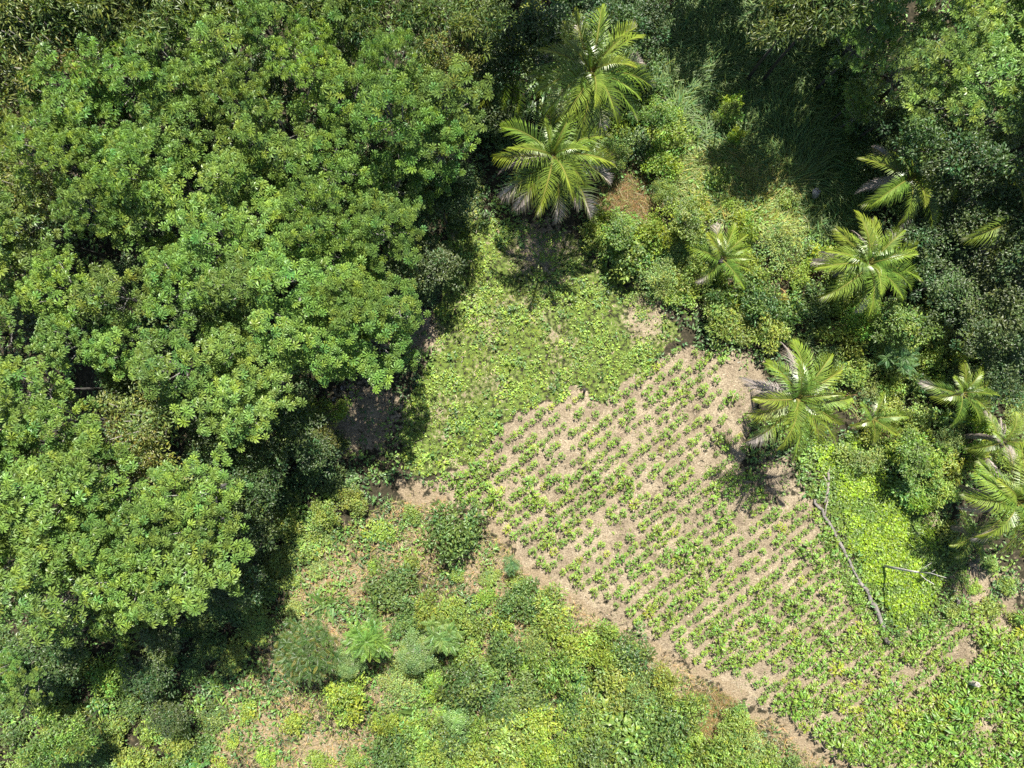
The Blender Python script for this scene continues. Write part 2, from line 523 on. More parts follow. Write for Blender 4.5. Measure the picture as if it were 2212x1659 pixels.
# ------------------------------------------------------------------ umbrella-leaved forest trees
def cecropia(seed, R=2.35, base=(.102, .186, .042), ntip=19, lr=.40, h=12.0):
    def build():
        r = np.random.default_rng(seed)
        T = [T_umbrella(r, n_, w_, .42, .17, 1.7) for n_, w_ in ((9, .165), (8, .165), (8, .18))]
        g = []
        tips = []
        ga = r.uniform(0, 6)
        for i in range(ntip):
            q = math.sqrt((i + .6) / ntip); a = ga + i * 2.4
            rr = R * q * r.uniform(.8, 1.15)
            tips.append([rr * math.cos(a), rr * math.sin(a), h - .5 - 1.8 * q * q + r.normal() * .7])
        tips = np.array(tips)
        for low in (0, 1):
            for tp in tips:
                n = r.integers(7, 11) if not low else r.integers(1, 4)
                a = r.uniform(0, 6.28) + np.arange(n) * 2 * math.pi / n + r.normal(size=n) * .25
                ring = r.uniform(.26, .62, n) + .2 * low
                up = r.uniform(.0, .22, n) - (.6 + .9 * r.random(n)) * low
                ring[0] *= .25; up[0] += .12
                P = tp + np.c_[np.cos(a) * ring, np.sin(a) * ring, up]
                out = np.c_[np.cos(a), np.sin(a), np.zeros(n)]
                tilt = r.uniform(.35, .95, n); tilt[0] = .1
                nrm = unit(out * tilt[:, None] + np.array([0, .12, 1.0]) + r.normal(size=(n, 3)) * .12)
                sz = lr * r.uniform(.7, 1.15, n); sz[0] *= .7
                c = tints(r, base, n, .13, .1)
                y = r.random(n) < .07
                c[y] = tints(r, (.15, .235, .04), int(y.sum()), .1, .03)
                g.append(scatter(T[r.integers(3)], frames(out + r.normal(size=(n, 3)) * .2, nrm, sz), P, c))
        crown = mesh('crown', join(g), M_CEC)
        trunk = mesh('trunk', branches(r, tips[::2] - np.array([0, 0, .45]), h * .72, 15 * .01, (.20, .19, .17)), M_BARK, True)
        return [('trunk', trunk), ('crown', crown)]
    return build


K_CEC = Kind('umbrella_leaf_tree', [cecropia(100 + i, R=(2.35, 2.6, 1.9, 2.5, 2.1, 2.5)[i], ntip=(19, 21, 14, 20, 17, 20)[i], lr=(.36, .39, .34, .40, .36, .38)[i]) for i in range(6)])

C1 = [(150, 80), (330, 45), (520, 15), (640, 25), (800, 45), (880, 110), (950, 170), (965, 240), (965, 300), (890, 350), (870, 430), (840, 510), (790, 550), (775, 620), (830, 660),
      (830, 750), (730, 770), (660, 690), (600, 720), (520, 820), (510, 880), (430, 905), (370, 850), (320, 770), (180, 790), (60, 770), (-140, 760), (-140, 260), (40, 270), (100, 190)]
C2 = [(-140, 850), (60, 830), (120, 900), (170, 1010), (250, 1070), (360, 1080), (375, 1180), (385, 1250), (300, 1295), (200, 1310), (-140, 1310)]
rc = np.random.default_rng(21)
pts = [(395, 1080, 13.5), (398, 1160, 13.5), (392, 1238, 13.5), (330, 1300, 13), (790, 735, 11.5), (842, 655, 11), (700, 745, 11.5), (480, 880, 11.5), (540, 830, 11.5), (820, 480, 11.5), (950, 200, 12), (940, 290, 11.5)]
pts = [(a, b, c) for a, b, c in pts]
av = [(a, b, 92) for a, b, _ in pts] + [(755, 250, 45), (425, 175, 30), (470, 690, 30), (590, 380, 28), (60, 400, 75), (265, 925, 118), (285, 1000, 95)]
for q in poisson(C1, 103, rc, av, 14000):
    pts.append((q[0], q[1], 12.5 + rc.normal() * .9))
for q in poisson(C2, 94, rc, [(395, 1080, 90), (398, 1160, 90), (392, 1238, 90), (330, 1300, 80), (265, 925, 118), (285, 1000, 95)], 9000):
    pts.append((q[0], q[1], 13.8 + rc.normal() * .6))
pts_low = [q for q in poisson(C1, 150, rc, (), 3000)]
pts += [(215, 1350, 8.5), (255, 1335, 8), (10, 1500, 8), (-20, 1470, 8.5)]
for i, (xd, yd, h) in enumerate(pts):
    X, Y = gxy(xd, yd, h)
    o = K_CEC.place(int(rc.integers(6)), (X, Y, zf(X, Y)), rc.uniform(0, 6.28), (1, 1, h / 12.0))
    if i in (len(pts) - 4, len(pts) - 3, len(pts) - 2, len(pts) - 1):
        o.scale = (.55, .55, h / 12)
    else:
        k = rc.uniform(.9, 1.12); o.scale = (k, k, h / 12)
    note(o, 'umbrella leaved tree in the canopy', 'tree', 'canopy', xd, yd, 'umbrella leaved trees of the closed canopy')
for xd, yd, h, k in ((1900, 60, 13, .8), (1985, 120, 13.5, 1), (2085, 70, 14, 1.05), (2060, 190, 13, .95), (2190, 120, 14, 1.1), (2190, 230, 13, .95), (2140, -40, 15, 1.1), (1970, -30, 14, 1), (2290, 30, 14, 1.1), (1870, 200, 7.5, .5), (2260, -60, 14, 1.1), (2300, 170, 14, 1)):
    h *= .74
    X, Y = gxy(xd, yd, h)
    o = K_CEC.place(int(rc.integers(6)), (X, Y, zf(X, Y)), rc.uniform(0, 6.28), (k, k, h / 12))
    note(o, 'sunlit umbrella leaved corner tree', 'tree', 'corner canopy', xd, yd, 'umbrella leaved trees in the top corner')

# ------------------------------------------------------------------ other broadleaf trees
def broad_tree(seed, R, hz, h, ncl, nl, leaf, clr, base, w=.45, tip=None, bark=(.12, .105, .085), twigs=5, val=.2, flat=.55):
    def build():
        r = np.random.default_rng(seed)
        crown = leafy(r, R, hz, h - hz * .9, ncl, nl, leaf, clr, base, T_leaf(w), .3, tip, -.35, val, flat)
        d = rand_dir(r, twigs, .15)
        tp = np.c_[d[:, 0] * R * .75, d[:, 1] * R * .75, h - hz * .8 + d[:, 2] * hz * .95]
        trunk = branches(r, tp, h * .55, .16, bark)
        return [('trunk', mesh('trunk', trunk, M_BARK, True)), ('crown', mesh('crown', crown, M_LEAF))]
    return build


DARK, MID, OLIVE, LIME, PALE = (.042, .085, .021), (.09, .16, .026), (.12, .155, .032), (.165, .265, .034), (.165, .25, .065)
K_OLIVE = Kind('olive_leaf_tree', [broad_tree(200 + i, 2.6, 1.7, 10, 58, 60, .24, .62, OLIVE, .34, (.16, .15, .03), twigs=9, bark=(.22, .20, .17)) for i in range(2)])
K_DARKT = Kind('broadleaf_tree', [broad_tree(220 + i, 2.5, 1.8, 9, 55, 55, .27, .62, DARK, .46, (.05, .09, .02)) for i in range(3)])
K_MIDT = Kind('broadleaf_tree', [broad_tree(230 + i, 2.2, 1.6, 8, 50, 52, .30, .55, MID, .42, LIME) for i in range(3)])
K_COMP = Kind('drooping_leaf_tree', [broad_tree(240 + i, 2.6, 1.6, 11, 48, 60, .42, .7, (.075, .128, .032), .24, (.16, .20, .05)) for i in range(2)])


def put(K, xd, yd, h, k, kz, desc, cat, fam, group, r=rc):
    X, Y = gxy(xd, yd, h)
    o = K.place(int(r.integers(9)), (X, Y, zf(X, Y)), r.uniform(0, 6.28), (k, k, kz))
    note(o, desc, cat, fam, xd, yd, group)
    return o


for xd, yd in pts_low:
    h = rc.uniform(5.5, 7.5)
    X, Y = gxy(xd, yd, h); k = rc.uniform(.9, 1.1)
    o = K_DARKT.place(int(rc.integers(9)), (X, Y, zf(X, Y)), rc.uniform(0, 6.28), (k, k, h / 9))
    note(o, 'low dark tree under the canopy', 'tree', 'canopy', xd, yd, 'low dark trees under the canopy')
for xd, yd, h, k, d in ((45, 70, 12.5, 1.15, 'yellowish olive tree with reddish twigs in the corner'), (20, 190, 10.5, .9, 'brownish olive tree below the yellowish corner tree'), (20, 400, 11.5, .95, 'olive tree poking into the canopy edge at the picture side'),
                        (265, 925, 11, 1.1, 'lone olive fine leaved tree with grey twigs inside the canopy'), (285, 1010, 10, .9, 'dusky olive tree just below the lone olive tree'),
                        (960, 90, 11, .75, 'olive tinted tree at the canopy corner by the palms'), (690, 945, 5, .38, 'small sunlit olive sapling standing in the forest shade')):
    put(K_OLIVE, xd, yd, h, k, h / 10, d, 'tree', 'single', 'olive leaved trees')
for xd, yd, h, k in ((255, 20, 12.5, .9), (130, 10, 12, .9), (400, -20, 12, .9), (-30, -20, 13, 1.1), (60, -30, 13, 1), (190, -40, 13, 1), (310, -60, 13, 1), (500, -45, 12, 1), (600, -50, 12, 1), (690, -40, 12, .9), (-60, 100, 12, 1), (760, -10, 12, .8), (900, 10, 11.5, .8), (1000, 20, 11, .8), (1740, 10, 11, .85), (1800, -10, 12, .9)):
    put(K_COMP, xd, yd, h, k, h / 11, 'drooping leaved tree along top edge', 'tree', 'top trees', 'drooping leaved trees along the top edge')
for xd, yd, h, k in ((930, 560, 5.5, .75), (870, 575, 6, .7), (620, 890, 6, .85), (660, 970, 5.5, .7), (560, 950, 6.5, .9), (510, 1000, 6, .8), (950, 440, 6, .75), (985, 380, 6, .6), (430, 1010, 7, .9), (470, 1090, 6, .8),
                     (440, 1180, 5, .7), (490, 1090, 8, .8), (530, 1160, 7, .7), (480, 1270, 7, .8), (540, 1060, 8, .7), (330, 1390, 5.5, .7), (110, 1400, 6, .9), (40, 1430, 6, .8), (60, 1490, 4.5, .7), (300, 1470, 4.5, .7), (350, 1560, 3.6, .6), (1120, 60, 8, .8), (1070, 200, 6, .8), (1180, 60, 9, .85), (1060, 110, 8, .7), (1340, 20, 8, .7), (1420, 10, 7, .7),
                     (760, 240, 8, .8), (430, 180, 9, .7), (590, 400, 9, .6), (470, 690, 9, .6), (230, 830, 9, .6)):
    put(K_DARKT, xd, yd, h, k, h / 9, 'dark broadleaf tree in forest shade', 'tree', 'forest shade', 'dark broadleaf trees in the forest shade')
for xd, yd, h, k in ((2010, 500, 6, .8), (2090, 345, 9, .85), (2160, 330, 10, .9), (2060, 610, 6, .8), (2120, 640, 6, .8), (2190, 590, 7, .8), (2150, 720, 6, .75), (2200, 810, 6, .7), (2110, 450, 7, .8), (2215, 420, 8, .8), (2010, 270, 9, .8), (2250, 700, 8, .9), (2260, 500, 9, .9), (1940, 240, 6, .6)):
    put(K_DARKT, xd, yd, h, k, h / 9, 'dim broadleaf tree below corner canopy', 'tree', 'corner shade', 'dark broadleaf trees below the corner canopy')
for xd, yd, h, k in ((1975, 700, 4.8, .75), (1940, 680, 4.2, .6), (1985, 985, 4.0, .62), (1345, 500, 3.8, .55), (1490, 465, 4.0, .6), (1430, 240, 4.5, .5), (1578, 235, 4.2, .38), (130, 1600, 5, .7), (70, 1640, 5.5, .7)):
    put(K_MIDT, xd, yd, h, k, h / 8, 'rounded small tree, lime young leaves', 'tree', 'small trees', 'rounded small trees at the clearing edge')
# tall trees beyond the top edge (they shade the tall grass)
for xs_, ys_, k in ((1760, 420, 1.0), (1790, 300, 1.1), (1660, 265, 1.1), (1560, 225, 1.0), (1720, 150, 1.1), (1620, 120, 1.1), (1500, 120, 1.0), (1840, 180, 1.1), (1420, 70, 1.0), (1340, 40, 1.0), (1530, 20, 1.1),
                    (1680, 30, 1.1), (1800, 60, 1.1), (1820, 310, 1.0), (1240, 20, .9), (1120, 10, .9), (1650, 190, .9), (1730, 340, .9)):
    Xs, Ys = gxy(xs_, ys_)
    h = max(9.0, (30.5 - Ys) / .70 + 1.5)
    X, Y = Xs + .062 * h, Ys + .70 * (h - 1.5)
    o = K_DARKT.place(int(rc.integers(3)), (X, Y, zf(X, Y)), rc.uniform(0, 6), (k, k, h / 9))
    xd, yg = xs_, ys_
    note(o, 'tall dark tree beyond top edge', 'tree', 'tall trees', xd, yg, 'tall trees beyond the top edge')

K_TALL = Kind('tall_tree', [broad_tree(260, 3.2, 2.6, 20, 70, 60, .34, .8, DARK, .46, MID)])
for X, Y, h in ((3.4, 31.9, 29.5), (.6, 31.2, 20), (-3, 31, 17)):
    o = K_TALL.place(0, (X, Y, zf(X, Y)), rc.uniform(0, 6), (1, 1, h / 20))
    note(o, 'very tall dark tree beyond top edge', 'tree', 'tall trees', 1106 + X / S, 0, 'tall trees beyond the top edge')

for xs_, ys_, h in ((2070, 500, 15), (2140, 430, 15), (2210, 520, 15), (2130, 610, 15), (2230, 640, 15), (2060, 600, 15), (2100, 690, 15), (2180, 760, 15), (2190, 330, 16), (2215, 740, 14), (2270, 430, 15)):
    Xs, Ys = gxy(xs_, ys_)
    X, Y = Xs + .055 * h, Ys + .62 * h
    o = K_TALL.place(0, (X, Y, zf(X, Y)), rc.uniform(0, 6), (.95, .95, h / 20))
    note(o, 'tall dark tree outside the frame', 'tree', 'tall trees', xs_, ys_, 'tall trees outside the frame by the palms')

# ------------------------------------------------------------------ feathery and palmate young trees of the scrub
def feathery(seed, base, nros, nf, fl, R, h, tip=None, arch=.35, pairs=13):
    def build():
        r = np.random.default_rng(seed)
        T = [T_fern(r, pairs, arch=arch) for _ in range(2)]
        g, tops = [], []
        for i in range(nros):
            q = math.sqrt(i / max(1, nros)); a = i * 2.4
            c = np.array([R * q * math.cos(a), R * q * math.sin(a), h - .35 * h * q * q * r.uniform(.6, 1.2)])
            tops.append(c)
            an = r.uniform(0, 6.28) + np.arange(nf) * 2.4
            el = np.linspace(.9, -.15, nf) + r.normal(size=nf) * .1
            d = np.c_[np.cos(an) * np.cos(el), np.sin(an) * np.cos(el), np.sin(el)]
            nrm = unit(np.array([0, 0, 1.]) - d * d[:, 2:3] * .7 + r.normal(size=(nf, 3)) * .15)
            t = tints(r, base, nf, .15, .12)
            if tip is not None:
                m = r.random(nf) < .18; t[m] = tints(r, tip, int(m.sum()), .1, .05)
            g.append(scatter(T[i % 2], frames(d, nrm, fl * r.uniform(.75, 1.15, nf)), np.tile(c, (nf, 1)) + r.normal(size=(nf, 3)) * .05, t))
        trunk = branches(r, np.array(tops)[1:] if nros > 1 else [tops[0]], h * .6, .07, (.22, .19, .14))
        return [('trunk', mesh('trunk', trunk, M_BARK, True)), ('crown', mesh('crown', join(g), M_LEAF))]
    return build


K_FEA = Kind('feathery_tree', [feathery(300, (.05, .12, .022), 46, 12, .62, 2.3, 4.2, (.16, .17, .02)), feathery(301, (.11, .22, .035), 8, 13, 1.15, 1.1, 4.0), feathery(302, (.12, .225, .05), 9, 12, .8, 1.05, 3.8), feathery(303, (.075, .165, .05), 7, 11, .8, 1.0, 3.0)])
for xd, yd, h, v, k, d in ((652, 1418, 4.2, 0, .95, 'wide feathery green tree flecked with yellow in the scrub'), (790, 1385, 4.2, 1, 1, 'bright lime tree with large fern like leaves in the scrub'),
                           (955, 1380, 4, 2, 1, 'bluish green tree with fern like leaves beside the pale palmate one'), (1955, 770, 3.2, 3, 1, 'bright feathery sapling at the shrubby side of the clearing'),
                           (1105, 1222, 1.6, 3, .55, 'pale feathery sapling by the bare field edge'), (160, 1610, 4.5, 0, .55, 'feathery yellowish tree in the bottom corner')):
    X, Y = gxy(xd, yd, h)
    o = K_FEA.place(v, (X, Y, zf(X, Y)), 0.6 * v + xd % 3, (k, k, h / (4.2, 4, 3.8, 3)[v]))
    note(o, d, 'tree', 'single', xd, yd, 'feathery trees of the scrub')


def palmate(seed, base, ntip, lr, R, h, wid=.10, lobes=9):
    def build():
        r = np.random.default_rng(seed)
        T = T_umbrella(r, lobes, wid, .2, .05, 1.35)
        g, tops = [], []
        for i in range(ntip):
            q = math.sqrt((i + .3) / ntip); a = i * 2.4
            c = np.array([R * q * math.cos(a), R * q * math.sin(a), h - .4 - 1.3 * q * q])
            tops.append(c)
            n = 6
            an = r.uniform(0, 6.28) + np.arange(n) * 2 * math.pi / n
            out = np.c_[np.cos(an), np.sin(an), np.zeros(n)]
            P = c + out * r.uniform(.12, .42, (n, 1)) + np.c_[np.zeros((n, 2)), r.uniform(0, .3, n)]
            nrm = unit(out * r.uniform(.1, .6, (n, 1)) + np.array([0, 0, 1.]))
            g.append(scatter(T, frames(out, nrm, lr * r.uniform(.7, 1.2, n)), P, tints(r, base, n, .14, .08)))
        trunk = branches(r, tops, h * .55, .08, (.3, .28, .24))
        return [('trunk', mesh('trunk', trunk, M_BARK, True)), ('crown', mesh('crown', join(g), M_LEAF))]
    return build


K_PMT = Kind('palmate_leaf_tree', [palmate(320, (.13, .21, .07), 16, .34, 1.35, 3.8), palmate(321, (.12, .22, .06), 9, .32, .9, 3.0)])
for xd, yd, h, v, k, d in ((892, 1425, 3.8, 0, 1, 'pale tree with star shaped leaves between the fern leaved pair'), (745, 1445, 3.4, 0, .8, 'green tree with star shaped leaves under the bright lime one'), (985, 1560, 3, 1, 1.1, 'bluish sapling with star shaped leaves in the bottom scrub'),
                           (1960, 540, 3.5, 1, .6, 'small star leaved sapling in deep shade by the palms'), (1880, 225, 5, 1, 1.0, 'dim star leaved sapling under the top corner canopy')):
    X, Y = gxy(xd, yd, h)
    o = K_PMT.place(v, (X, Y, zf(X, Y)), xd % 5, (k, k, h / (3.8, 3.0)[v]))
    note(o, d, 'tree', 'single', xd, yd, 'star leaved young trees')

# ------------------------------------------------------------------ palms
def frond_geo(r, a0, bend, pairs=36, leng=.33, grey=0.0, twist=0.0, dead=False):
    s = np.linspace(0, 1, 25)
    el = np.radians(a0) - np.radians(bend) * s ** 1.25
    ds = 1 / 24
    y = np.r_[0, np.cumsum(np.cos(el[:-1]) * ds)]; z = np.r_[0, np.cumsum(np.sin(el[:-1]) * ds)]
    side = .26 * r.choice([-1, 1]) * r.uniform(.3, 1) * s ** 2
    path = np.c_[side, y, z]
    g0 = np.array([.062, .14, .022]); g1 = np.array([.165, .235, .025]); gy = np.array([.36, .32, .29])
    parts = [tube(path, .017 * (1 - .8 * s) + .003, (.20, .21, .05) if not dead else (.33, .29, .25), 4)]
    Vs, Fs, Cs, o = [], [], [], 0
    for i in range(pairs):
        t = .13 + .87 * i / (pairs - 1)
        p = np.array([np.interp(t, s, path[:, k]) for k in range(3)])
        e = float(np.interp(t, s, el))
        fw = np.array([0, math.cos(e), math.sin(e)]); up = np.array([0, -math.sin(e), math.cos(e)])
        ln = leng * (math.sin(math.pi * min(.97, .20 + .74 * t)) ** .8)
        tw = twist * t
        for sd in (-1, 1):
            l = ln * r.uniform(.82, 1.1)
            ax = math.radians(62 - 34 * t) + r.normal() * .07
            lat = np.array([sd * math.cos(tw), 0, 0]) + up * (sd * math.sin(tw))
            v0 = lat * math.sin(ax) + fw * math.cos(ax) + up * (.48 if not dead else -.2)
            v0 = v0 / np.linalg.norm(v0)
            m = p + v0 * l * .5
            e2 = p + v0 * l + np.array([0, 0, -1]) * l * (.42 if not dead else .6)
            wv = np.cross(v0, up); wv = wv / (np.linalg.norm(wv) + 1e-9) * .0078
            wv = wv + up * .004 * sd
            Vs += [p - wv * .6, p + wv * .6, m - wv, m + wv, e2]
            Fs += [[o, o + 1, o + 3], [o, o + 3, o + 2], [o + 2, o + 3, o + 4]]; o += 5
            k = min(1, max(0, t + r.normal() * .1))
            base = (g0 * (1 - k) + g1 * k) * r.uniform(.75, 1.2)
            gk = 1.0 if dead else (min(1, max(0, (t - (1 - grey)) * 4 + r.normal() * .2)) if grey > 0 else 0)
            c0 = base * (1 - gk) + gy * r.uniform(.7, 1.2) * gk
            g2 = 1.0 if dead else min(1, gk + grey * .5 * r.random())
            c1 = base * 1.15 * (1 - g2) + gy * r.uniform(.8, 1.25) * g2
            Cs += [c0, c0, c0, c0, c1]
    parts.append((np.array(Vs), np.array(Fs), np.array(Cs)))
    return join(parts)


rp = np.random.default_rng(5)
FR = {'spear': [mesh('frond', frond_geo(rp, 78, 25, leng=.18), M_PALM)],
      'young': [mesh('frond', frond_geo(rp, 66, 80, twist=t), M_PALM) for t in (1.0, -1.0, .2)],
      'arch': [mesh('frond', frond_geo(rp, 48, 98, twist=t), M_PALM) for t in (1.1, -1.0, 0, .5)],
      'flat': [mesh('frond', frond_geo(rp, 24, 72, grey=.12, twist=t), M_PALM) for t in (.9, -.9, 0)],
      'grey': [mesh('frond', frond_geo(rp, 10, 62, grey=.45, twist=t), M_PALM) for t in (.3, -.4, .1)],
      'dead': [mesh('frond', frond_geo(rp, -8, 55, grey=1, twist=t, dead=True, pairs=38, leng=.22), M_DRY) for t in (.2, -.3)]}


def palm(xd, yd, h, L, plan_fronds, desc, trunk=True, cat='palm'):
    X, Y = gxy(xd, yd, h)
    root = obj('palm_tree', None, None, (X, Y, zf(X, Y)), (0, 0, 0))
    r = np.random.default_rng(int(xd * 7 + yd))
    if trunk:
        n = 12
        zz = np.linspace(-.3, h, n)
        lx, ly = r.normal() * .15, r.normal() * .15
        pts_ = [[lx * math.sin(z / h * 3), ly * math.sin(z / h * 3), z] for z in zz]
        rad = [.19 + (.02 if i % 2 else 0) + (.1 if i > n - 3 else 0) for i in range(n)]
        obj('trunk', mesh('trunk', tube(pts_, rad, (.17, .145, .12), 9, .08, r), M_BARK, True), root)
    for az, ln, kind in plan_fronds:
        m = FR[kind][r.integers(len(FR[kind]))]
        a = math.radians(az)
        o = obj('frond', m, root, (.08 * math.cos(a), .08 * math.sin(a), h - (.35 if kind in ('dead', 'grey') else 0.05)), (r.normal() * .05, r.normal() * .08, a - math.pi / 2), (L * ln,) * 3)
        if kind == 'dead':
            o['label'] = 'dry grey hanging frond'
    note(root, desc, cat, 'single', xd, yd, 'feather palms round the clearing')


def crown_plan(seed, n=16, greys=3, deads=1, spear=True):
    r = np.random.default_rng(seed)
    out = []
    kinds = ['young'] * max(2, n // 5) + ['arch'] * (n - max(2, n // 5) - n // 4 - greys) + ['flat'] * (n // 4) + ['grey'] * greys
    for i, k in enumerate(kinds):
        out.append((r.uniform(0, 20) + i * 137.5, {'young': .78, 'arch': 1.0, 'flat': 1.0, 'grey': .98}[k] * r.uniform(.9, 1.08), k))
    for i in range(deads):
        out.append((r.uniform(0, 360), r.uniform(.75, .95), 'dead'))
    if spear:
        out.append((r.uniform(0, 360), .55, 'spear'))
    return out


P1 = [(146, 1.0, 'arch'), (178, .98, 'dead'), (198, .98, 'arch'), (196, .8, 'young'), (222, 1.05, 'grey'), (240, 1.0, 'grey'), (262, .95, 'flat'), (284, 1.0, 'grey'), (300, .82, 'arch'), (318, 1.1, 'grey'), (306, .9, 'grey'),
      (5, 1.0, 'flat'), (352, 1.0, 'grey'), (343, .92, 'dead'), (78, .8, 'young'), (52, .9, 'arch'), (10, .62, 'young'), (322, .75, 'arch'), (120, .6, 'young'), (90, .45, 'spear'), (30, .95, 'flat'), (100, .9, 'flat')]
palm(1195, 335, 8.0, 4.1, P1, 'bright spreading palm with grey lower tips at the head of the clearing')
palm(1278, 155, 9.0, 4.0, crown_plan(2, 24, 5, 3), 'large dark palm just above the bright spreading palm')
palm(1085, 140, 5.0, 3.8, crown_plan(3, 11, 0, 0), 'shaded palm half hidden by dark trees near the top edge')
palm(1968, 385, 6.0, 3.5, crown_plan(4, 16, 3, 3), 'upper of two palms beside the tall dark grass')
palm(1880, 570, 6.0, 3.6, crown_plan(5, 19, 4, 3), 'lower of two palms beside the tall dark grass, grey tipped')
palm(1725, 860, 7.6, 3.8, [(92, 1.05, 'arch'), (70, .95, 'arch'), (38, 1.0, 'flat'), (12, 1.05, 'dead'), (355, .95, 'arch'), (335, .9, 'arch'), (318, 1.0, 'flat'), (300, .9, 'arch'), (275, 1.1, 'flat'), (255, 1.0, 'arch'), (238, 1.1, 'grey'), (210, .9, 'flat'), (186, .85, 'arch'), (165, 1.0, 'dead'), (150, .9, 'dead'), (112, .8, 'young'), (128, .9, 'arch'), (80, 1.15, 'dead'), (20, .7, 'young'), (245, .6, 'young'), (0, .4, 'spear')],
     'broad palm with silvery dead fronds standing at the field edge')
palm(1560, 560, 2.6, 2.8, [(172, 1.05, 'arch'), (135, .9, 'young'), (60, .9, 'arch'), (75, 1.0, 'flat'), (30, .8, 'arch'), (345, .9, 'flat'), (300, 1.0, 'arch'), (235, .8, 'grey'), (10, .8, 'young'), (110, .7, 'young'), (100, 1.0, 'grey')], 'young low palm among sunlit shrubs', True)
palm(2080, 850, 4.5, 2.5, crown_plan(8, 10, 1, 1), 'slim palm rising from the shrubs below the dark shade')
palm(1885, 905, 1.4, 2.4, [(150, .8, 'young'), (20, 1.05, 'arch'), (340, 1.1, 'flat'), (320, .9, 'arch'), (200, .8, 'arch'), (95, .9, 'young'), (280, .8, 'flat'), (60, .7, 'dead')], 'stemless young palm beside the broad field edge palm', False)
palm(2195, 1080, 6.5, 3.7, crown_plan(9, 22, 4, 3), 'big palm at the picture edge above the bare ground')
palm(2165, 955, 4.5, 2.2, crown_plan(10, 8, 2, 3), 'smaller palm above the big palm at the picture edge')
palm(2100, 1155, 3.0, 1.9, crown_plan(11, 9, 1, 1), 'small palm between the yellow green patch and the edge palm')
palm(2205, 470, 7.0, 3.6, crown_plan(12, 12, 5, 2), 'shaded grey fronded palm at the picture edge')

# ------------------------------------------------------------------ shrubs
def shrub(seed, base, leaf, w, R=1.0, hz=.62, z0=.55, ncl=24, nl=38, clr=.34, tip=None, val=.2, flat=.55):
    def build():
        r = np.random.default_rng(seed)
        return mesh('foliage', leafy(r, R, hz, z0, ncl, nl, leaf, clr, base, T_leaf(w), .25, tip, -.1, val, flat), M_LEAF)
    return build


def strap(seed, base, n=60, ln=.95):
    def build():
        r = np.random.default_rng(seed)
        a = r.uniform(0, 6.28, n); el = r.uniform(.35, 1.25, n)
        d = np.c_[np.cos(a) * np.cos(el), np.sin(a) * np.cos(el), np.sin(el)]
        P = np.c_[r.normal(size=(n, 2)) * .28, np.full(n, .02)]
        return mesh('foliage', scatter(T_blade(.75, .055, 4), frames(d, np.tile([0, 0, 1.], (n, 1)), ln * r.uniform(.6, 1.2, n)), P, tints(r, base, n, .18, .1)), M_LEAF)
    return build


def two(name, seeds, base, leaf, w, tip=None, ncl=24, nl=34):
    small = Kind(name, [shrub(i, base, leaf, w, ncl=ncl, nl=nl, tip=tip) for i in seeds])
    large = Kind(name, [shrub(i + 1000, base, leaf * .62, w, ncl=int(ncl * 1.9), nl=int(nl * 1.35), clr=.27, tip=tip) for i in seeds])
    return small, large


K_SH = {
    'lime': two('leafy_shrub', range(400, 403), LIME, .21, .42, (.17, .245, .032)),
    'mid': two('leafy_shrub', range(410, 414), (.145, .225, .042), .22, .42, LIME),
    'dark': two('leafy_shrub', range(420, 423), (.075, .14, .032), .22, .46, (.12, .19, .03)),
    'pale': two('leafy_shrub', range(430, 433), PALE, .16, .34, (.16, .21, .07), 26, 44),
    'broad': two('broad_leaf_shrub', range(440, 442), (.10, .19, .038), .30, .55, LIME, 18, 24),
    'yellow': two('leafy_shrub', [450], (.22, .26, .06), .24, .4, None, 16, 20),
    'strap': (Kind('strap_leaf_plant', [strap(460, (.11, .19, .035)), strap(461, (.08, .15, .03))]),) * 2,
}
SHD = {'lime': 'lime green', 'mid': 'mid green', 'dark': 'dark green', 'pale': 'pale grey green', 'broad': 'broad leaved', 'yellow': 'yellowish', 'strap': 'long leaved'}
rs = np.random.default_rng(77)
TAKEN = []


def bush(kind, xd, yd, rad, hgt, desc=None, where='scrub'):
    """rad: plan units; hgt: metres"""
    R = rad * S * .95
    X, Y = gxy(xd, yd, hgt * .7)
    k = R if kind != 'strap' else R * 1.1
    o = K_SH[kind][int(R > 1.15)].place(int(rs.integers(12)), (X, Y, zf(X, Y) - .03), rs.uniform(0, 6.28), (k * rs.uniform(.88, 1.12), k * rs.uniform(.88, 1.12), hgt / 1.2))
    size = 'small' if rad < 34 else ('medium' if rad < 46 else 'large')
    noun = 'plant' if kind == 'strap' else 'shrub'
    d = desc or '%s %s %s' % (size, SHD[kind], noun)
    note(o, d, noun, 'single' if desc else 'shrubs', xd, yd, 'shrubs of the ' + where)
    TAKEN.append((xd, yd, rad))


